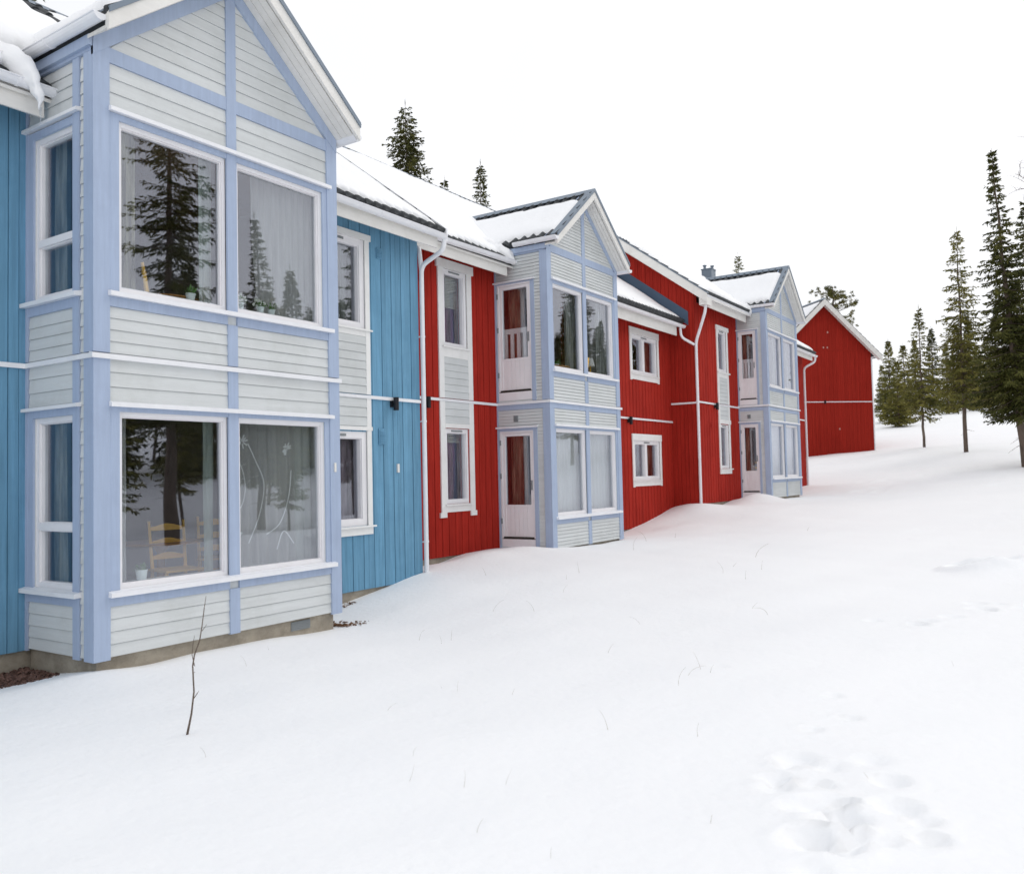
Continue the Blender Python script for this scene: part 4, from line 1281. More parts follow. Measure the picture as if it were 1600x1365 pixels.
for s in (-1, 1):
    q = lambda u, d: FB.p(s * u, d, be + bsl * (bh - u))
    dn = Vector((0, 0, -.30))
    mb.prism([q(bh + .47, .45) + dn, q(0, .45) + dn, q(0, .45) + Vector((0, 0, .06)), q(bh + .47, .45) + Vector((0, 0, .06))], -bd_ * .03)
    ms.prism([q(bh + .45, .05) + Vector((0, 0, -.16)), q(0, .05) + Vector((0, 0, -.16)), q(0, .05) + Vector((0, 0, -.11)), q(bh + .45, .05) + Vector((0, 0, -.11))], -bd_ * .39)
mb.build('rake_fascia', M_CREAM, barn); ms.build('soffit', M_CREAM, barn)
mb = MB(); mb.prism([FB.p(-.16, .48, bap - .10), FB.p(0, .48, bap + .12), FB.p(.16, .48, bap - .10), FB.p(0, .48, bap + .05)], bd_ * 9.8); mb.build('ridge_cap', M_STEEL, rb_)
string_course(barn, [(FB, -bh, bh + .04, 3.80)])
mb = MB(); mb.box(FB, -bh, bh, .02, .04, be - .04, be + .03); mb.build('cross_board', M_REDBARN, barn)
mb = MB(); mb.tube([FB.p(bh + .05, .0, .5), FB.p(bh + .05, .0, be - .5)], .045, 10)
mb.tube(smooth_path([FB.p(bh + .05, 0, be - .5), FB.p(bh + .05, 0, be - .42), FB.p(bh + .38, 0, be - .38)]), .045, 10); mb.build('downpipe', M_METALW, barn)
for u, z in ((.05, 7.0), (.30, 7.0), (.35, 7.9), (.9, 2.2)):
    mb = MB(); mb.box(FB, u - .035, u + .035, .02, .06, z - .05, z + .05); mb.build('vent_grille', M_VENTP, barn)
wall_lamp(barn, FB, 0.0, 3.78)

# =================================================================== ROOF SNOW
def main_snow(R, y0, y1, name, label, t, seed, e0=.13, **k):
    mb = MB(); O = Vector((R['O'][0], y0, R['O'][2]))
    snow_slope(mb, O, (0, 1, 0), y1 - y0, R['S'], R['L'] - .02, R['N'], t=t, e0=e0, seed=seed, top_in=.10, **k)
    return snow_obj(mb, name, label)


main_snow(R1, Y1A, 5.6, 'roof_snow', 'thick snow on the blue house roof left of its bay', .24, 1.3, e0=.10, eamp=.10, tooth=.06, extra=lambda a: min(.5, max(0, (a - 5.45)) * 1.6))
main_snow(R1, 6.3, Y1B + .10, 'roof_snow', 'snow on the blue house roof right of its bay, dark tile ends showing below', .075, 4.1, e0=.13, eamp=.05, tooth=.20)
main_snow(R2, Y2A + .17, 15.4, 'roof_snow', 'snow on the middle red house roof left of its bay', .075, 7.7, e0=.12, eamp=.05, tooth=.18)
main_snow(R2, 14.8, Y2B - .08, 'roof_snow', 'snow on the middle red house roof right of its bay beside the slate blue flashing', .07, 12.2, e0=.07, eamp=.03, tooth=.16)
main_snow(R3, Y3A - .30, 29.2, 'roof_snow', 'snow on the tall roof around the chimney', .10, 17.9, e0=.07, eamp=.08, tooth=.08)
main_snow(R4, 29.3, 34.9, 'roof_snow', 'snow on the short roof beyond the farthest bay', .10, 21.9, e0=.05, eamp=.05, tooth=.03)


def bay_snow(B, label, t, seed, e0, ein=.0, **k):
    mb = MB()
    snow_slope(mb, (B['xo'] - .13, B['yL'], B['ze']), (-1, 0, 0), B['xo'] - .13 - B['xi'], B['s1'], B['L'] - .30, B['n1'], t=t, e0=e0, seed=seed, top_in=.05, ends=(.06, 0), **k)
    snow_slope(mb, (B['xo'] - .13, B['yR'], B['ze']), (-1, 0, 0), B['xo'] - .13 - B['xi'], B['s2'], B['L'] - .30, B['n2'], t=t, e0=e0, seed=seed + 3, top_in=.05, ends=(.06, 0), **k)
    return snow_obj(mb, 'bay_roof_snow', label)


bay_snow(B1, 'heavy snow on the gabled roof of the near bay', .19, 31.0, .22, eamp=.12, tooth=.05, extra=lambda a: .26 * math.exp(-((a - 1.05) / .5) ** 2) - .1 * math.exp(-((a - .2) / .3) ** 2))
bay_snow(B2, 'snow on the gabled roof of the middle bay below its steel ridge', .10, 35.0, .20, eamp=.10, tooth=.06, extra=lambda a: -.25 / (1 + math.exp(-(a - .95) * 9)))
bay_snow(B3, 'snow on the gabled roof of the farthest bay', .12, 39.0, .12, eamp=.08, tooth=.06, extra=lambda a: -.2 / (1 + math.exp(-(a - .9) * 9)))
mb = MB()
for s in (-1, 1):
    S = (bu_ * (-s) + Vector((0, 0, bsl))).normalized(); N = (bu_ * s * bsl + Vector((0, 0, 1))).normalized()
    snow_slope(mb, FB.p(s * (bh + .46), .33, be - bsl * .46 + .02), bd_, 9.6, S, Lb - .1, N, t=.10, e0=.05, seed=44 + s, top_in=.05)
snow_obj(mb, 'roof_snow', 'snow on the barn roof')

# valley snow and overhanging lump
def lump(pts, rads, name, label, seed, nseg=18, rough=.3):
    """continuous lumpy mass of snow along a path"""
    P = []; pts = [Vector(p) for p in pts]
    # resample
    Q = []; RR = []
    for i in range(len(pts) - 1):
        for k in range(5):
            t = k / 5; Q.append(pts[i].lerp(pts[i + 1], t)); RR.append(rads[i] * (1 - t) + rads[i + 1] * t)
    Q.append(pts[-1]); RR.append(rads[-1])
    mb = MB(); mb.tube(Q, RR, nseg)
    mb.v = [tuple(Vector(q) * 1.0) for q in mb.v]
    out = []
    for q in mb.v:
        q = Vector(q); d = Vector((nse(q.x * 5 + seed, q.y * 5, q.z * 5), nse(q.x * 5, q.y * 5 + seed, q.z * 5), nse(q.x * 5, q.y * 5, q.z * 5 + seed)))
        d += .4 * Vector((nse(q.x * 13 + seed, q.y * 13, q.z * 13), nse(q.x * 13, q.y * 13 + seed, q.z * 13), nse(q.x * 13, q.y * 13, q.z * 13 + seed)))
        out.append(tuple(q + d * rough * .2))
    mb.v = out
    return snow_obj(mb, name, label)


lump([(-8.55, 3.55, 4.22), (-8.35, 3.85, 4.10), (-8.2, 4.02, 3.98), (-8.12, 4.10, 3.84), (-8.10, 4.16, 3.70), (-8.10, 4.19, 3.58)], [.10, .13, .10, .065, .05, .012],
     'snow_lump', 'lump of snow hanging over the gutter at the left of the near bay', 3.0)
lump([(-8.5, 3.3, 4.15), (-8.3, 3.6, 4.05), (-8.2, 3.9, 3.98)], [.05, .07, .06], 'snow_lump', 'thin snow bridge reaching the frame edge above the left gutter', 5.0)
lump([(-10.0, 3.98, 5.16), (-9.6, 3.92, 4.90), (-9.2, 3.80, 4.62), (-8.9, 3.66, 4.42)], [.08, .20, .22, .12], 'snow_lump', 'deep snow filling the roof valley left of the near bay', 8.0, rough=.5)
lump([(-9.75, 13.55, 4.66), (-9.35, 13.50, 4.38), (-9.05, 13.50, 4.19), (-8.94, 13.56, 4.03)], [.08, .15, .14, .05], 'snow_lump', 'snow slumping over the gutter left of the middle bay', 12.0, rough=.4)
lump([(-8.9, 25.5, 5.26), (-8.55, 25.45, 5.02), (-8.28, 25.45, 4.84), (-8.22, 25.52, 4.64)], [.08, .15, .14, .05], 'snow_lump', 'snow slumping over the gutter left of the farthest bay', 15.0, rough=.4)
ic = MB(); ic.tube([(-8.13, 4.19, 3.6), (-8.13, 4.19, 3.42)], [.012, .002], 6)
tag(ic.build('icicle', M_GLASS, None, origin=(-8.13, 4.19, 3.6)), 'short icicle under the hanging snow lump', 'icicle')

# =================================================================== INTERIORS
FB1 = FX(-7.5); FS1 = FY(4.36)
wl, wr, zu, zl, so = B1['wl'], B1['wr'], B1['zu'], B1['zl'], B1['so']
curtain(FB1, wl[0] + .06, wl[0] + .32, zu[0] - .1, zu[1] + .08, -.22, M_C_SAGE, 'sage patterned curtain at the left edge of the upper near bay window', .025, .085)
curtain(FB1, wl[1] - .16, wl[1] + .0, zu[0] - .1, zu[1] + .08, -.24, M_C_PALE, 'pale curtain edge at the right of the upper near bay window, beside the mullion', .012, .09)
curtain(FB1, wr[0] + .38, wr[1] + .02, zu[0] - .1, zu[1] + .08, -.24, M_C_SHEER, 'sheer white curtain in the upper right pane of the near bay', .02, .10, taper=.1, side=1)
curtain(FB1, wr[0] - .02, wr[1] + .02, zl[0] - .15, zl[1] + .08, -.24, M_C_SHEER, 'sheer white curtain with vines across the lower right pane of the near bay', .022, .13)
curtain(FB1, wr[1] - .22, wr[1] + .02, zl[0] - .15, zl[1] + .08, -.28, M_C_PALE, 'pale green curtain behind the sheer at the right of the lower near bay window', .012, .09)
curtain(FB1, wl[0] + .06, wl[0] + .21, zl[0] - .1, zl[1] + .08, -.22, M_C_SHEER, 'narrow white curtain edge at the left of the lower near bay window', .012, .07)
curtain(FB1, wl[1] - .13, wl[1] + .0, zl[0] - .1, zl[1] + .08, -.24, M_C_PALE, 'pale curtain edge right of the chair in the lower near bay window', .01, .09)
for (za, zb), nm in ((zu, 'upper'), (zl, 'lower')):
    curtain(FS1, so[0] - .02, so[0] + .22, za - .1, zb + .06, -.20, M_C_GREY, f'grey curtain at the wall side of the {nm} narrow side window of the near bay', .015, .07)
    curtain(FS1, so[0] + .27, so[0] + .44, za - .1, zb + .06, -.24, M_C_PALE, f'pale curtain strip in the middle of the {nm} narrow side window of the near bay', .015, .08)
# embroidery on the lower sheer
def vine(fr, pts, d, r=.006):
    mb = MB(); P = [fr.p(u, d, z) for u, z in pts]
    # Catmull-Rom
    Q = []
    for i in range(len(P) - 1):
        p0 = P[max(i - 1, 0)]; p1 = P[i]; p2 = P[i + 1]; p3 = P[min(i + 2, len(P) - 1)]
        for k in range(6):
            t = k / 6
            Q.append(.5 * ((2 * p1) + (p2 - p0) * t + (2 * p0 - 5 * p1 + 4 * p2 - p3) * t * t + (3 * p1 - p0 - 3 * p2 + p3) * t ** 3))
    Q.append(P[-1]); mb.tube(Q, r, 5)
    return mb


mbv = MB()
def addv(m): b = len(mbv.v); mbv.v += m.v; mbv.f += [tuple(i + b for i in f) for f in m.f]
u_ = wr[0]
addv(vine(FB1, [(u_ + .02, .10), (u_ + .10, .28), (u_ + .22, .12), (u_ + .26, -.10), (u_ + .20, -.30), (u_ + .05, -.36)], -.20))
addv(vine(FB1, [(u_ + .30, -.70), (u_ + .45, -.40), (u_ + .52, -.05), (u_ + .40, .22), (u_ + .30, .40)], -.20))
addv(vine(FB1, [(u_ + .55, -.62), (u_ + .75, -.50), (u_ + .88, -.20), (u_ + .92, .10)], -.20))
addv(vine(FB1, [(u_ + .70, -.80), (u_ + .80, -.60), (u_ + .95, -.75)], -.20))
rn = random.Random(5)
for (cu, cz) in ((u_ + .14, -.58), (u_ + .06, -.02), (u_ + .22, .42), (u_ + .85, .36)):
    for k in range(16):
        a = rn.uniform(0, 6.28); r = rn.uniform(.02, .08)
        addv(vine(FB1, [(cu + r * .3 * math.cos(a), cz + r * .3 * math.sin(a)), (cu + r * math.cos(a), cz + r * math.sin(a) * 1.1)], -.20, .008))
o = mbv.build('curtain_embroidery', M_C_WHITE, None, origin=FB1.p(u_ + .5, -.2, 0))
COL.objects.unlink(o)
_sheer = [q for q in bpy.data.objects if q.get('label', '').startswith('sheer white curtain with vines')][0]
COL.objects.link(o); o.parent = _sheer; o.location = FB1.p(u_ + .5, -.2, 0) - WORLD[_sheer.name]

# windows in the blue wall
curtain(F1, 8.59, 9.40, 2.05, 3.5, -.26, M_C_GREY, 'grey green curtain in the upper window of the blue wall', .02, .11)
curtain(F1, 8.79, 9.34, -.8, .7, -.26, M_C_LILAC, 'lilac sheer in the lower window of the blue wall', .02, .12)
curtain(F1, 8.35, 9.05, -.8, .7, -.34, M_C_MAROON, 'dark red curtain behind the lilac sheer in the blue wall', .02, .1)
# middle house tall windows
blind(F2, 12.33, 12.97, 3.12, 3.72, -.20, M_BLIND, 'cream pleated blind half down in the tall upper window of the red wall')
blind(F2, 12.33, 12.97, .62, .84, -.20, M_BLIND, 'cream pleated blind rolled high in the tall lower window of the red wall')
curtain(F2, 12.31, 12.67, 2.2, 3.75, -.26, M_C_PURPLE, 'purple curtain in the tall upper window of the red wall', .02, .07)
curtain(F2, 12.31, 12.67, -.62, .8, -.26, M_C_PURPLE, 'purple curtain in the tall lower window of the red wall', .02, .07, taper=.1, side=-1)
curtain(F2, 12.75, 13.01, 2.2, 3.75, -.32, M_C_GREY, 'grey curtain right of the purple one in the tall upper window', .015, .07)
curtain(F2, 12.75, 13.01, -.62, .8, -.32, M_C_GREY, 'grey curtain right of the purple one in the tall lower window', .015, .07)
for za, zb, nm in ((2.45, 3.5, 'upper'), (-.3, .75, 'lower')):
    curtain(F2, 20.60, 20.92, za, zb, -.24, M_C_MAROON, f'maroon curtain in the left pane of the {nm} small window right of the middle bay', .02, .08)
    curtain(F2, 21.10, 21.70, za, zb, -.24, M_C_BROWN, f'brown curtain in the right pane of the {nm} small window right of the middle bay', .02, .08)
curtain(F3, 24.57, 25.02, 2.8, 4.05, -.25, M_C_SAGE, 'sage curtain in the upper narrow window of the farthest house', .02, .08)
curtain(F3, 24.57, 25.02, -.05, 1.3, -.25, M_C_SAGE, 'sage curtain in the lower narrow window of the farthest house', .02, .08)
# bays 2, 3
for B, xf, y0, nm, dz in ((B2, -8.25, 13.65, 'middle', D2), (B3, -7.79, 25.6, 'farthest', D3)):
    sf = y0 * .21 / -xf; ym = y0 + (2.70 if nm == 'middle' else 3.15)
    Fb = FX(xf); Fs = FY(y0); wl, wr, zu, zl, so = B['wl'], B['wr'], B['zu'], B['zl'], B['so']
    curtain(Fb, wl[0] - .02 + sf * .6, wl[1] + sf - .02, zl[0] - .1, zl[1] + .05, -.20, M_C_WHITE, f'white net curtain in the lower left pane of the {nm} bay', .012, .16)
    curtain(Fb, wr[0] - .0 + sf, min(wr[1] + .02 + sf, ym), zl[0] - .1, zl[1] + .05, -.20, M_C_WHITE, f'white net curtain in the lower right pane of the {nm} bay', .012, .16)
    curtain(Fb, wl[0] + .62 + sf * .8, wl[1] + sf, zu[0] - .1, zu[1] + .05, -.22, M_C_GREY, f'grey green curtain in the upper left pane of the {nm} bay', .02, .09)
    curtain(Fb, min(wr[0] + .65 + sf * .8, ym - .35), min(wr[1] + sf, ym), zu[0] - .1, zu[1] + .05, -.22, M_C_GREY, f'grey green curtain in the upper right pane of the {nm} bay', .02, .09)
    w = so[1] - so[0]
    for lv, zz in (('upper', 0), ('lower', -2.83)):
        curtain(Fs, so[0] + .05, so[0] + w * .55, 1.3 + zz + dz, 3.5 + zz + dz, -.30, M_C_BROWN, f'left-hand brown curtain behind the {lv} glazed door of the {nm} bay', .02, .07)
        curtain(Fs, so[0] + w * .66, so[1] - .05, 1.3 + zz + dz, 3.5 + zz + dz, -.30, M_C_GREY if lv == 'upper' or nm == 'middle' else M_C_BROWN, f'right-hand curtain behind the {lv} glazed door of the {nm} bay', .02, .07)


def chair(x, y, z, rot, label):
    o = thing('dining_chair', label, 'chair', (x, y, z)); o.rotation_euler = (0, 0, rot)
    WORLD[o.name] = Vector((0, 0, 0))
    Fc = Fr((0, 0, 0), (1, 0, 0), (0, 1, 0))
    for sx in (-1, 1):
        m = MB(); m.tube([(sx * .19, .20, 0), (sx * .19, .19, .45), (sx * .20, .26, .98)], [.018, .022, .017], 8); m.build('rear_post', M_PINE, o, smooth=True)
        m = MB(); m.tube([(sx * .20, -.2, 0), (sx * .20, -.19, .43)], .02, 8); m.build('leg', M_PINE, o, smooth=True)
    m = MB(); m.wbox(-.22, .22, -.22, .22, .43, .455); m.build('seat', M_PINE, o)
    for i, zz in enumerate((.58, .74, .90)):
        m = MB(); yy = .20 + (zz - .45) * .13; P = []
        n = 10
        top = [(-.19 + .38 * k / n, yy - .02 * math.sin(math.pi * k / n), zz + .03 + .018 * math.cos((k / n - .5) * 2 * math.pi)) for k in range(n + 1)]
        bot = [(-.19 + .38 * k / n, yy - .02 * math.sin(math.pi * k / n), zz - .03) for k in range(n + 1)]
        m.grid([bot, top]); m.grid([[(a, b + .015, c) for a, b, c in top], [(a, b + .015, c) for a, b, c in bot]]); m.grid([top, [(a, b + .015, c) for a, b, c in top]]); m.grid([[(a, b + .015, c) for a, b, c in bot], bot])
        m.build('back_slat', M_PINE, o, smooth=False)
    m = MB()
    for zz in (.16, .28): m.tube([(-.2, -.2, zz), (.2, -.2, zz)], .011, 6)
    for sx in (-1, 1): m.tube([(sx * .2, -.2, .2), (sx * .19, .2, .2)], .011, 6)
    m.build('stretcher', M_PINE, o)
    return o


def round_table(x, y, z, r, label):
    o = thing('round_table', label, 'table', (x, y, z))
    m = MB(); m.lathe((x, y, z), [(0, .70), (r, .70), (r + .01, .715), (r, .73), (0, .73)], 36); m.build('tabletop', M_TABLE, o)
    m = MB(); m.lathe((x, y, z), [(.0, 0), (.24, 0), (.22, .04), (.05, .08), (.045, .6), (.12, .70), (0, .70)], 16); m.build('pedestal', M_TABLE, o, smooth=True)
    return o


FL = -1.42; FU = 1.18      # floor heights of house 1
chair(-8.45, 5.86, FL, math.radians(80), 'yellow ladder-back chair behind the lower left pane of the near bay')
round_table(-8.95, 6.0, FL, .45, 'round table behind the chair in the lower near bay window')
chair(-9.2, 6.95, FL, math.radians(230), 'second chair, deeper in the room behind the lower left pane of the near bay')
round_table(-8.32, 5.66, FU + .09, .35, 'brown round table behind the upper near bay window')
chair(-7.90, 5.42, FU + .08, math.radians(144), 'yellow chair at the left of the table in the upper near bay window')
chair(-8.15, 5.72, FU + .06, math.radians(-36), 'yellow chair at the right of the table in the upper near bay window')
round_table(-8.78, 14.55, FU + D2 + .02, .42, 'brown table with fruit colours behind the upper middle bay window')
chair(-8.62, 15.35, FU + D2, math.radians(-60), 'yellow chair behind the upper right pane of the middle bay')
chair(-8.3, 26.2, FL + D3, math.radians(60), 'orange brown chair behind the lower glazed door of the farthest bay')


def flower_pot(x, y, z, label, r=.055, h=.10, leafy=.10, seed=1, flowers=0, spiky=False):
    o = thing('potted_plant', label, 'potted plant', (x, y, z))
    m = MB(); m.lathe((x, y, z), [(0, 0), (r * .78, 0), (r * .98, h * .85), (r * 1.08, h * .86), (r * 1.08, h), (r * .95, h), (r * .9, h * .8), (0, h * .8)], 18); m.build('pot', M_POT, o, smooth=False)
    rr = random.Random(seed); m = MB(); fl = MB()
    n = 60 if not spiky else 34
    for _ in range(n):
        a = rr.uniform(0, 6.28); el = rr.uniform(.25, 1.45); L = leafy * rr.uniform(.5, 1.1)
        d = Vector((math.cos(a) * math.cos(el), math.sin(a) * math.cos(el), math.sin(el)))
        p0 = Vector((x, y, z + h * .8)) + Vector((rr.uniform(-1, 1), rr.uniform(-1, 1), 0)) * r * .5
        p1 = p0 + d * L; s = d.cross(Vector((0, 0, 1))).normalized() * (.006 if spiky else .013)
        mid = p0.lerp(p1, .7); b = len(m.v)
        m.v += [tuple(p0), tuple(mid + s), tuple(p1), tuple(mid - s)]; m.f.append((b, b + 1, b + 2, b + 3))
        if flowers and _ < flowers:
            for k in range(6):
                q = p1 + Vector((rr.uniform(-1, 1), rr.uniform(-1, 1), rr.uniform(-.5, 1))) * .014; b = len(fl.v)
                c = Vector((rr.uniform(-1, 1), rr.uniform(-1, 1), rr.uniform(-1, 1))).normalized() * .012; e = c.orthogonal()
                fl.v += [tuple(q - c), tuple(q + e), tuple(q + c), tuple(q - e)]; fl.f.append((b, b + 1, b + 2, b + 3))
    m.build('foliage', M_LEAF, o)
    if flowers: fl.build('flowers', M_PETAL, o)
    return o


mbs = MB()
zs_l, zs_u = -.955, 1.88
for z in (zs_l, zs_u):
    mbs.wbox(-7.80, -7.605, 4.50, 7.28, z - .03, z - .002)
mbs.build('window_board', M_FRAME, b1)
flower_pot(-7.67, 4.93, zs_l, 'white pot with a small grey green plant on the lower near bay sill', .055, .105, .09, 3)
flower_pot(-7.67, 5.50, zs_u, 'white pot with wispy green plant on the upper left sill of the near bay', .05, .075, .12, 4, spiky=True)
flower_pot(-7.66, 6.12, zs_u, 'pot of white flowers, leftmost of three on the near bay upper sill', .046, .07, .11, 5, flowers=14)
flower_pot(-7.66, 6.40, zs_u, 'pot of white flowers, middle of three on the near bay upper sill', .046, .07, .10, 6, flowers=14)
flower_pot(-7.66, 6.56, zs_u, 'pot with thin green leaves, rightmost of three on the near bay upper sill', .042, .06, .11, 7, spiky=True)
# table lamp in the middle bay
tl = thing('table_lamp', 'small table lamp with a pale shade in the upper right pane of the middle bay', 'lamp', (-8.55, 15.85, 2.06))
mb = MB(); mb.lathe((-8.55, 15.85, 2.06), [(0, 0), (.06, 0), (.055, .02), (.015, .04), (.012, .2), (0, .2)], 14); mb.build('base', M_PINE, tl)
mb = MB(); mb.lathe((-8.55, 15.85, 2.06), [(.10, .17), (.06, .34)], 18); mb.build('lamp_shade', M_C_WHITE, tl)
mbs = MB(); mbs.wbox(-8.60, -8.36, 13.8, 16.4, 2.02, 2.05); mbs.build('window_board', M_FRAME, b2)
flower_pot(-8.50, 14.35, 2.05, 'pot of orange brown flowers in the upper left pane of the middle bay', .06, .08, .12, 9)

# =================================================================== GROUND DETAILS
def scatter_stones(name, label, region, n, smin, smax, m, seed, zoff=0.0, flat=.6):
    rr = random.Random(seed); mb = MB()
    for _ in range(n):
        x, y = region(rr); s = rr.uniform(smin, smax)
        z = zoff(x, y) + s * .2
        pts = []
        for (a, b, c) in ((1, 0, 0), (-1, 0, 0), (0, 1, 0), (0, -1, 0), (0, 0, 1), (0, 0, -1)):
            v = Vector((a, b, c * flat)) * s * rr.uniform(.6, 1.1); v.rotate(Matrix.Rotation(rr.uniform(0, 6), 3, 'Z')); pts.append(Vector((x, y, z)) + v)
        b = len(mb.v); mb.v += [tuple(p) for p in pts]
        for f in ((0, 2, 4), (2, 1, 4), (1, 3, 4), (3, 0, 4), (2, 0, 5), (1, 2, 5), (3, 1, 5), (0, 3, 5)): mb.f.append(tuple(b + i for i in f))
    o = mb.build(name, m, None); return o


def gtop(x, y): return -1.80 - .03 * nse(x * 3, y * 3)
mb = MB()
ys = [3.0 + i * .1 for i in range(15)]; P = []
for i in range(9):
    x = -8.70 + i * .14
    P.append([(x, y, -1.83 + .02 * nse(x * 4, y * 4)) for y in ys])
mb.grid(P); go = mb.build('gravel_bed', M_GRAVEL, None); tag(go, 'bare earth under the gravel in the corner left of the near bay', 'gravel', kind='stuff')
def rg(r):
    while True:
        x = -8.68 + r.random() * 1.05; y = 3.4 + r.random() * .95
        if y > 4.34 and x > -7.5: continue
        if x + 8.68 < 1.05 * (1 - .55 * (4.35 - y)): return x, y
go = scatter_stones('gravel', '', rg, 1500, .015, .045, M_GRAVEL, 3, gtop)
tag(go, 'reddish brown gravel lying bare against the blue wall left of the near bay', 'gravel', kind='stuff')
def lf(r):
    return -7.55 - r.random() * .5 + r.gauss(0, .1), 7.50 + abs(r.gauss(0, .16))
go = scatter_stones('leaf_litter', '', lf, 260, .012, .04, M_DEBRIS, 7, lambda x, y: gz(x, y) + .004, .3)
tag(go, 'brown dead leaves and soil at the right corner of the near bay', 'leaf litter', kind='stuff')
def lf2(r): return -8.66 + r.random() * .15, 8.0 + r.random() * .8
go = scatter_stones('leaf_litter', '', lf2, 110, .012, .03, M_DEBRIS, 8, lambda x, y: gz(x, y) + .004, .3)
tag(go, 'narrow strip of dead leaves along the base of the blue wall', 'leaf litter', kind='stuff')

# the tall twig and the stalks
def on_ground(px, py, it=5):
    z = -1.6
    for _ in range(it):
        c = RIGHT * (px - 800) + DOWN * (py - 682.5) + FWD * 1331
        p = c * (z / c.z); z = gz(p.x, p.y)
    return p


tp = on_ground(292, 1147)
tw = thing('bare_twig', 'tall thin bare twig standing out of the snow in front of the near bay', 'twig', tuple(tp))
def imgpt(px, py, zc):   # used once to size the twig from the photo; the twig itself is a real 3D curve
    return (RIGHT * (px - 800) + DOWN * (py - 682.5) + FWD * 1331) * (zc / 1331)
zc0 = tp.dot(FWD)
mb = MB()
mb.tube([imgpt(a, b, zc0 + e) for a, b, e in ((292, 1149, 0), (299, 1115, .01), (303, 1080, .03), (301, 1040, .06), (304, 1022, .08), (312, 1000, .10), (316, 975, .14), (319, 950, .17), (322, 931, .2))], [.0085, .0065, .0055, .005, .0045, .004, .0035, .003, .0015], 7)
mb.build('stem', M_TWIG, tw, smooth=True)
mb = MB()
mb.tube([imgpt(304, 1040, zc0 + .05), imgpt(300, 1022, zc0 + .03), imgpt(302, 1004, zc0 + .0), imgpt(304, 992, zc0 - .03)], [.003, .0025, .002, .001], 5)
mb.tube([imgpt(302, 1092, zc0 + .03), imgpt(308, 1083, zc0 + .05), imgpt(311, 1078, zc0 + .06)], [.003, .0025, .001], 5)
mb.tube([imgpt(301, 1052, zc0 + .05), imgpt(305, 1049, zc0 + .07)], [.003, .001], 5)
mb.tube([imgpt(316, 985, zc0 + .12), imgpt(323, 975, zc0 + .15)], [.0025, .001], 5)
mb.build('side_shoot', M_TWIG, tw)

rr = random.Random(21)
protos = []
for k in range(6):
    L = (.10, .14, .08, .16, .12, .06)[k]; mb = MB()
    lean = rr.uniform(.3, 1.2); a = rr.uniform(0, 6.28); P = []
    for i in range(7):
        t = i / 6
        P.append((math.cos(a) * lean * L * t * t * .8, math.sin(a) * lean * L * t * t * .8, L * (t - .3 * lean * t * t) - .02))
    mb.tube(P, [.0013 - .0009 * i / 6 for i in range(7)], 4)
    protos.append(mb)
stalk_me = []
spots = [(322, 1182, 'short straw stalk in the snow just right of the tall twig'), (385, 1040, 'curved straw stalk in the snow below the near bay'), (420, 1015, 'thin straw stalk near the near bay corner post')]
for i, (px, py, lb) in enumerate(spots):
    p = on_ground(px, py); q = MB(); q.v = [tuple(Vector(v) + p) for v in protos[i].v]; q.f = protos[i].f
    tag(q.build('dry_stalk', M_STALK, None, origin=p), lb, 'dry stalk')
cand = [(605, 1110), (690, 1075), (715, 1080), (800, 1085), (640, 1220), (725, 1230), (790, 1225), (860, 1340), (745, 1300), (655, 1000), (705, 1000), (770, 955), (835, 955), (880, 925), (885, 905),
        (905, 895), (950, 1020), (1060, 1070), (1075, 1055), (1095, 1045), (1110, 1050), (1130, 895), (1145, 885), (1055, 840), (1180, 870), (1190, 890), (1165, 905), (1175, 950), (1200, 960), (1000, 975),
        (1090, 1150), (950, 1140), (1245, 815), (1260, 830), (1500, 810), (1490, 1040), (1110, 1285), (645, 1180), (690, 1005), (760, 900), (1360, 1220), (990, 860), (1010, 845), (1290, 770), (1390, 735)]
for i, (px, py) in enumerate(cand):
    p = on_ground(px, py); k = rr.randrange(6)
    src = protos[k]
    me_ = bpy.data.meshes.get(f'stalk_{k}')
    if me_ is None:
        me_ = bpy.data.meshes.new(f'stalk_{k}'); me_.from_pydata(src.v, [], src.f); me_.materials.append(M_STALK)
    o = bpy.data.objects.new('dry_stalk', me_); COL.objects.link(o); o.location = p
    s = rr.uniform(.7, 1.4) * max(1.0, p.length / 7); o.scale = (s * .8, s * .8, s); o.rotation_euler = (rr.uniform(-.4, .4), rr.uniform(-.4, .4), rr.uniform(0, 6.28))
    tag(o, 'thin pale dry stalk poking up through the open snow', 'dry stalk', 'dry stalks poking through the snow')

# =================================================================== TREES
def leaf(mb, p0, d, L, w, rr):
    d = d.normalized(); s = d.cross(Vector((rr.uniform(-1, 1), rr.uniform(-1, 1), rr.uniform(-1, 1)))).normalized() * w
    m = p0 + d * L * .5; b = len(mb.v)
    mb.v += [tuple(p0), tuple(m + s), tuple(p0 + d * L), tuple(m - s)]
    mb.f.append((b, b + 1, b + 2, b + 3))


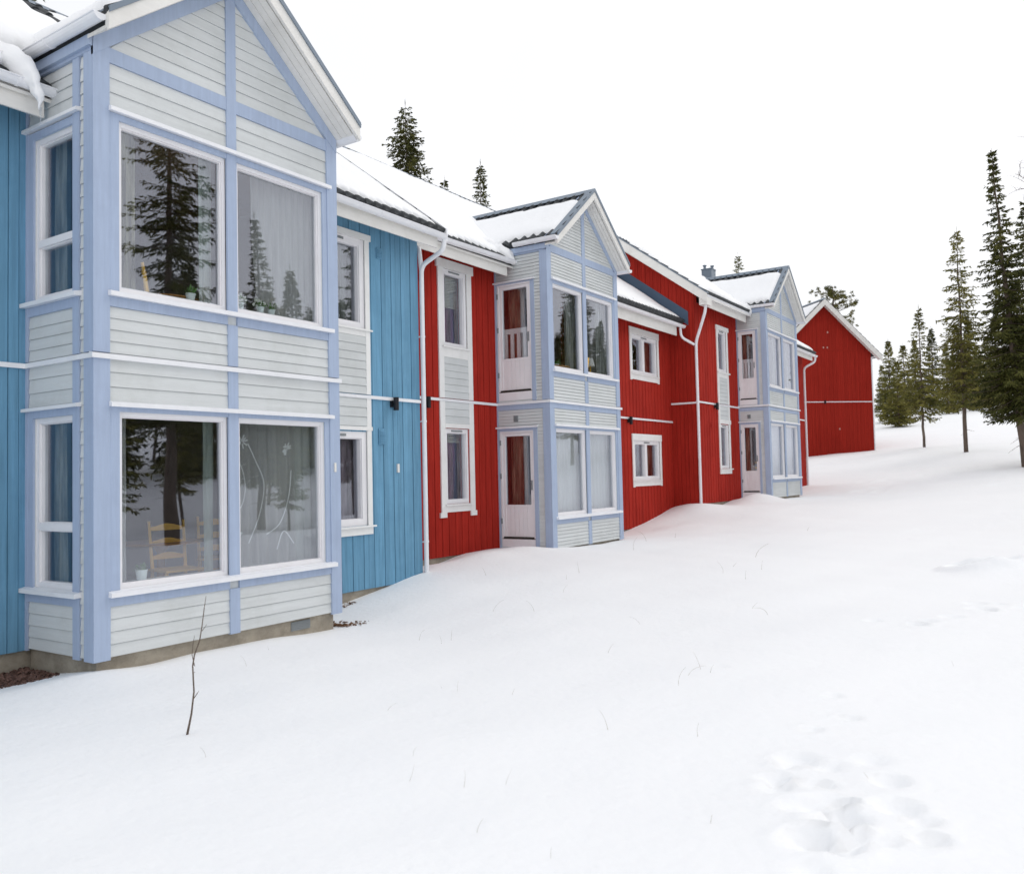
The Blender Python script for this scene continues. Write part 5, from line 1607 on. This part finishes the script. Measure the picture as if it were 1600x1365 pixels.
def make_spruce(H, bare, Rm, seed, dens=1.0, m=M_SPRUCE, label='', gap=.12, lean=0.0, group=None, tr=.013, power=.85, lsz=1.0):
    rr = random.Random(seed)
    root = thing('spruce_tree', label, 'spruce tree', (0, 0, 0), group)
    t = MB(); n = 14
    axis_ = [Vector((lean * H * (i / n) ** 2 + .05 * nse(i * .7, seed), .05 * nse(i * .7, seed + 5), H * i / n)) for i in range(n + 1)]
    axis_[0].z = -.4
    t.tube(axis_, [H * tr * (1 - i / n) ** .9 + .006 for i in range(n + 1)], 9)
    def ax(z):
        f = max(0, min(n - 1e-4, z / H * n)); i = int(f); return axis_[i].lerp(axis_[i + 1], f - i)
    cr = MB(); z = bare
    for _ in range(int(bare / .35)):     # dead twigs on the bare trunk
        zz = rr.uniform(bare * .35, bare * 1.2); a = rr.uniform(0, 6.28); L = rr.uniform(.2, .7) * Rm * .5
        p = ax(zz); d = Vector((math.cos(a), math.sin(a), rr.uniform(-.5, 0)))
        t.tube([p, p + d * L * .5, p + d * L + Vector((0, 0, -.06 * L))], [.012, .007, .003], 4, cap=False)
    while z < H * .985:
        f = (z - bare) / (H - bare)
        R = Rm * (1 - f) ** power * (1 if f > .08 else .75 + 3 * f)
        nb = 5 if R > .5 else 4
        a0 = rr.uniform(0, 6.28)
        for k in range(nb):
            if rr.random() < gap: continue
            a = a0 + 2 * math.pi * k / nb + rr.uniform(-.35, .35)
            L = R * rr.uniform(.55, 1.15) * (1.25 if rr.random() < .08 else 1); 
            if L < .08: L = .08
            droop = (.55 - .75 * f) + rr.uniform(-.12, .12)
            p = ax(z + rr.uniform(-.06, .06)); o = Vector((math.cos(a), math.sin(a), 0)); prev = p
            ns = max(3, int(L / .11 * dens)); path = []
            for j in range(ns + 1):
                s = j / ns
                q = p + o * L * s + Vector((0, 0, -droop * L * (s - .55 * s * s) + .05 * L * nse(j * .5, k, z)))
                path.append(q)
            if L > .35:
                t.tube([path[0], path[len(path) // 2], path[-1]], [.006 + .012 * L, .004 + .005 * L, .003], 4, cap=False)
            side = Vector((-o.y, o.x, 0))
            for j in range(1, ns + 1):
                s = j / ns; q = path[j]; tl_ = (path[j] - path[j - 1]).normalized()
                sl = (.16 + .30 * L * (1 - s) ** .8) * rr.uniform(.6, 1.1) * lsz
                for sg in (-1, 1):
                    if rr.random() < gap * .7: continue
                    dd = (side * sg * rr.uniform(.6, 1.1) + tl_ * rr.uniform(.5, 1.0) + Vector((0, 0, rr.uniform(-.75, -.02))))
                    leaf(cr, q, dd, sl, .028 * lsz * rr.uniform(.7, 1.6), rr)
                    if sl > .25:
                        q2 = q + dd.normalized() * sl * .55
                        leaf(cr, q2, dd + side * sg * .6 + Vector((0, 0, rr.uniform(-.9, .2))), sl * .55, .026 * lsz, rr)
                        leaf(cr, q2, tl_ + Vector((0, 0, rr.uniform(-1.2, .1))), sl * .5, .026 * lsz, rr)
                leaf(cr, q, tl_ + Vector((rr.uniform(-.3, .3), rr.uniform(-.3, .3), rr.uniform(-.8, .3))), .16 * lsz, .03 * lsz, rr)
                if rr.random() < .5: leaf(cr, q, Vector((rr.uniform(-.3, .3), rr.uniform(-.3, .3), -1)), rr.uniform(.1, .24) * lsz, .03 * lsz, rr)
        z += rr.uniform(.16, .26) * (1.0 if f < .8 else .6) / dens ** .3
    leaf(cr, axis_[-1] + Vector((0, 0, -.2)), Vector((0, 0, 1)), .45, .02, rr)
    t.build('trunk', M_BARK, root, smooth=True)
    cr.build('crown', m, root)
    return root


def place(root, x, y, rot=0, s=1.0, z=None):
    root.location = (x, y, gz(x, y) if z is None else z); root.rotation_euler = (0, 0, rot); root.scale = (s, s, s)


def dup(root, x, y, rot, s, label, group=None, z=None):
    r = root.copy(); COL.objects.link(r)
    for ch in list(root.children):
        c = ch.copy(); COL.objects.link(c); c.parent = r
    place(r, x, y, rot, s, z); r['label'] = label
    if group: r['group'] = group
    elif 'group' in r: del r['group']
    return r


# the trees at the right
sA = make_spruce(7.4, 1.7, 1.25, 101, 1.0, M_SPRUCE2, 'short thin-stemmed pointed spruce, first front tree right of the barn', .08, tr=.009)
place(sA, -6.88, 49.5, .3)
sB = make_spruce(10.6, 2.3, 1.5, 102, 1.1, M_SPRUCE2, 'slender gappy spruce between the short spruce and the tallest spruce', .16, power=.75, tr=.009)
place(sB, -4.48, 45.1, 1.0)
sC = make_spruce(12.6, 2.2, 2.0, 103, 1.35, M_SPRUCE, 'tallest spruce, dense dark lower crown and narrow spire, near the right edge', .06, lean=-.012, power=1.15, tr=.012)
place(sC, -1.75, 37.3, 2.2, .965)
sC.rotation_euler = (Matrix.Rotation(math.radians(-3.9), 3, Vector((FWD.x, FWD.y, 0)).normalized()) @ Matrix.Rotation(2.2, 3, 'Z')).to_euler()
sC2 = make_spruce(9.2, 2.0, 2.0, 104, 1.2, M_SPRUCE, 'bushy dark spruce cut by the right frame edge', .10, tr=.012)
place(sC2, -1.42, 38.6, .4, 1.12)
grp = 'spruces in the wood behind the barn'
pts = [(1392, 645, 72, .85), (1415, 642, 84, .95), (1460, 640, 90, .95), (1482, 645, 78, .8), (1530, 645, 82, .9), (1560, 640, 88, 1.05), (1602, 645, 82, 1.1), (1380, 640, 90, .7), (1500, 638, 95, 1.0), (1620, 640, 88, 1.2), (1404, 648, 66, .72), (1518, 640, 99, 1.1), (1432, 640, 99, .95), (1545, 642, 94, 1.0)]
wood = [make_spruce(8.2, .5, 1.6, 111, .75, M_SPRUCE2, '', .1, group=grp, lsz=1.5), make_spruce(7.2, .4, 1.7, 112, .75, M_SPRUCE2, '', .08, group=grp, lsz=1.5), make_spruce(9.2, .6, 1.5, 113, .75, M_SPRUCE, '', .12, group=grp, lsz=1.5)]
used = set(); wr_ = random.Random(5)
for i, (px, py, zc, s) in enumerate(pts):
    p = imgpt(px, py, zc); k = i % 3
    lb = 'olive green spruce in the wood beyond the barn and front trees'
    if k not in used:
        used.add(k); place(wood[k], p.x, p.y, wr_.uniform(0, 6), s); wood[k]['label'] = lb
    else:
        dup(wood[k], p.x, p.y, wr_.uniform(0, 6), s, lb, grp)

# behind the roofs
sD = make_spruce(17.5, 4, 2.5, 121, 1.15, M_SPRUCE, 'broad dense spruce rising behind the roof between near and middle bay', .05, power=.62, tr=.01)
place(sD, -24.4, 28.6, .5, 1.0, -0.9)
sD2 = make_spruce(14.6, 4, 1.9, 122, 1.0, M_SPRUCE, 'smaller spruce just right of the broad one behind the roof ridge', .15, tr=.01)
place(sD2, -23.3, 29.9, 1.5, .98, -0.9)
sE = make_spruce(15.5, 5, 1.15, 123, 1.0, M_SPRUCE, 'very slender spruce standing alone above the roof near the middle bay', .08, tr=.01, power=.6)
place(sE, -24.0, 33.7, 1.5, 1.02, -0.5)
sF = make_spruce(14.8, 6, 1.8, 124, .9, M_SPRUCE2, 'spruce top showing just above the roof of the farthest bay', .15, tr=.01, power=.8)
place(sF, -19.5, 58.4, 2.5, 1.0, .3)
sG = make_spruce(22, 5, 3.2, 125, .9, M_SPRUCE, 'spruce branches at the top left corner above the snowy roof', .3, tr=.01)
place(sG, -25.5, 12.2, .2, 1.0, -1.5)
dup(sG, -21.5, 15.4, 2.0, 1.0, 'second spruce crown at the top edge above the near bay roof', None, -1.5)


def make_pine(H, seed, label):
    rr = random.Random(seed); root = thing('pine_tree', label, 'pine tree', (0, 0, 0)); t = MB(); cr = MB()
    ax = [Vector((.1 * nse(i * .4, seed), .1 * nse(i * .4, 9), H * i / 12)) for i in range(13)]; ax[0].z = -.5
    t.tube(ax, [.17 * (1 - i / 13) + .02 for i in range(13)], 8)
    for k in range(26):
        z = H * rr.uniform(.6, .99); p = ax[min(12, int(z / H * 12))].copy(); p.z = z
        a = rr.uniform(0, 6.28); L = rr.uniform(.8, 2.3) * (1.15 - (z / H - .6) * 1.3)
        e = p + Vector((math.cos(a), math.sin(a), rr.uniform(.0, .45))) * L; m = p.lerp(e, .5) + Vector((0, 0, -.1))
        t.tube([p, m, e], [.04, .025, .01], 5, cap=False)
        for _ in range(9):
            c = m.lerp(e, rr.uniform(.1, 1.1)) + Vector((rr.gauss(0, .22), rr.gauss(0, .22), rr.gauss(.08, .14)))
            for _ in range(34):
                d = Vector((rr.gauss(0, 1), rr.gauss(0, 1), rr.gauss(.25, .8)))
                leaf(cr, c, d, rr.uniform(.10, .24), .018, rr)
    t.build('trunk', M_BARK, root, smooth=True); cr.build('crown', M_PINEN, root)
    return root


pn = make_pine(12.6, 7, 'loose-crowned pine behind the barn roof'); place(pn, -14.6, 64.4, .4, 1.0, .5)


def make_birch(H, seed, label):
    rr = random.Random(seed); root = thing('bare_birch', label, 'birch tree', (0, 0, 0)); t = MB(); br = MB()
    def grow(p, d, L, r, lv, mb_):
        pts_ = [p]; q = p.copy(); dd = d.copy(); n = 6
        for i in range(n):
            dd = (dd + Vector((rr.gauss(0, .10), rr.gauss(0, .10), rr.gauss(.03 if lv < 2 else -.05, .08)))).normalized(); q = q + dd * L / n; pts_.append(q.copy())
        mb_.tube(pts_, [r * (1 - .75 * i / n) for i in range(n + 1)], 6 if lv == 0 else 3, cap=False)
        if lv >= 3: return
        for k in range((18, 7, 6)[lv]):
            f = rr.uniform(.3 if lv == 0 else .1, 1); i = min(n - 1, int(f * n)); s = pts_[i].lerp(pts_[i + 1], f * n - i)
            a = Vector((rr.gauss(0, 1), rr.gauss(0, 1), rr.uniform(.1, .9))).normalized()
            grow(s, (dd * .35 + a * .8).normalized(), L * (.30, .5, .5)[lv] * rr.uniform(.6, 1.1) * (1.2 - f * .6), r * (.30, .45, .5)[lv], lv + 1, br)
    grow(Vector((0, 0, -.3)), Vector((0, 0, 1)), H, .13, 0, t)
    t.build('trunk', M_BIRCH, root, smooth=True); br.build('branches', M_BIRCH, root)
    return root


bi = make_birch(15.5, 4, 'bare birch with fine twigs at the right frame edge behind the big spruce'); place(bi, -.55, 41.5, .4)

# trees across the slope, seen mirrored in the window panes
sR = make_spruce(20.5, 5.2, 3.0, 131, 1.0, M_SPRUCE, 'broad tall spruce mirrored in the upper left pane of the near bay', .42, tr=.012, power=.75)
place(sR, 13.0, 19.3, .4)
dup(sA, 11.6, 16.0, 1.0, 1.15, 'slim spruce beside the broad one, mirrored at the left of the lower near bay pane')
big = [sD, sC, sB]
refl = [(13.0, 24.8, .62, 2), (12.5, 28.5, .75, 2), (18, 27.7, 1.22, 1), (20, 40, 1.2, 0), (25, 34, .9, 2), (14.5, 33, 1.0, 1), (16, 45, 1.1, 2), (24, 55, .95, 0), (11.5, 38, .8, 2), (30, 48, .9, 1), (18, 62, 1.0, 0),
        (13, 52, .9, 2), (9, 12.2, .55, 2), (12, 60, .9, 1), (22, 26, .8, 2), (28, 24, .9, 1)]
gr = 'spruces across the slope mirrored in the window panes'
for i, (x, y, s, k) in enumerate(refl):
    dup(big[k], x, y, i * 1.3, s, 'dark spruce across the slope, seen mirrored in the window glass', gr)
rw = random.Random(77)
for i in range(76):
    x = rw.uniform(37, 52); y = 8 + i * 1.75 + rw.uniform(-1, 1)
    dup(wood[i % 3] if i % 5 else big[0], x, y, rw.uniform(0, 6), rw.uniform(1.35, 1.9) if i % 5 else .8, 'spruce of the far wood, seen mirrored in the window glass', 'far wood mirrored in the window panes')

for o in bpy.data.objects:
    if o.get('label') and len(o['label'].split()) > 14: print('LONG', len(o['label'].split()), o.name, o['label'])
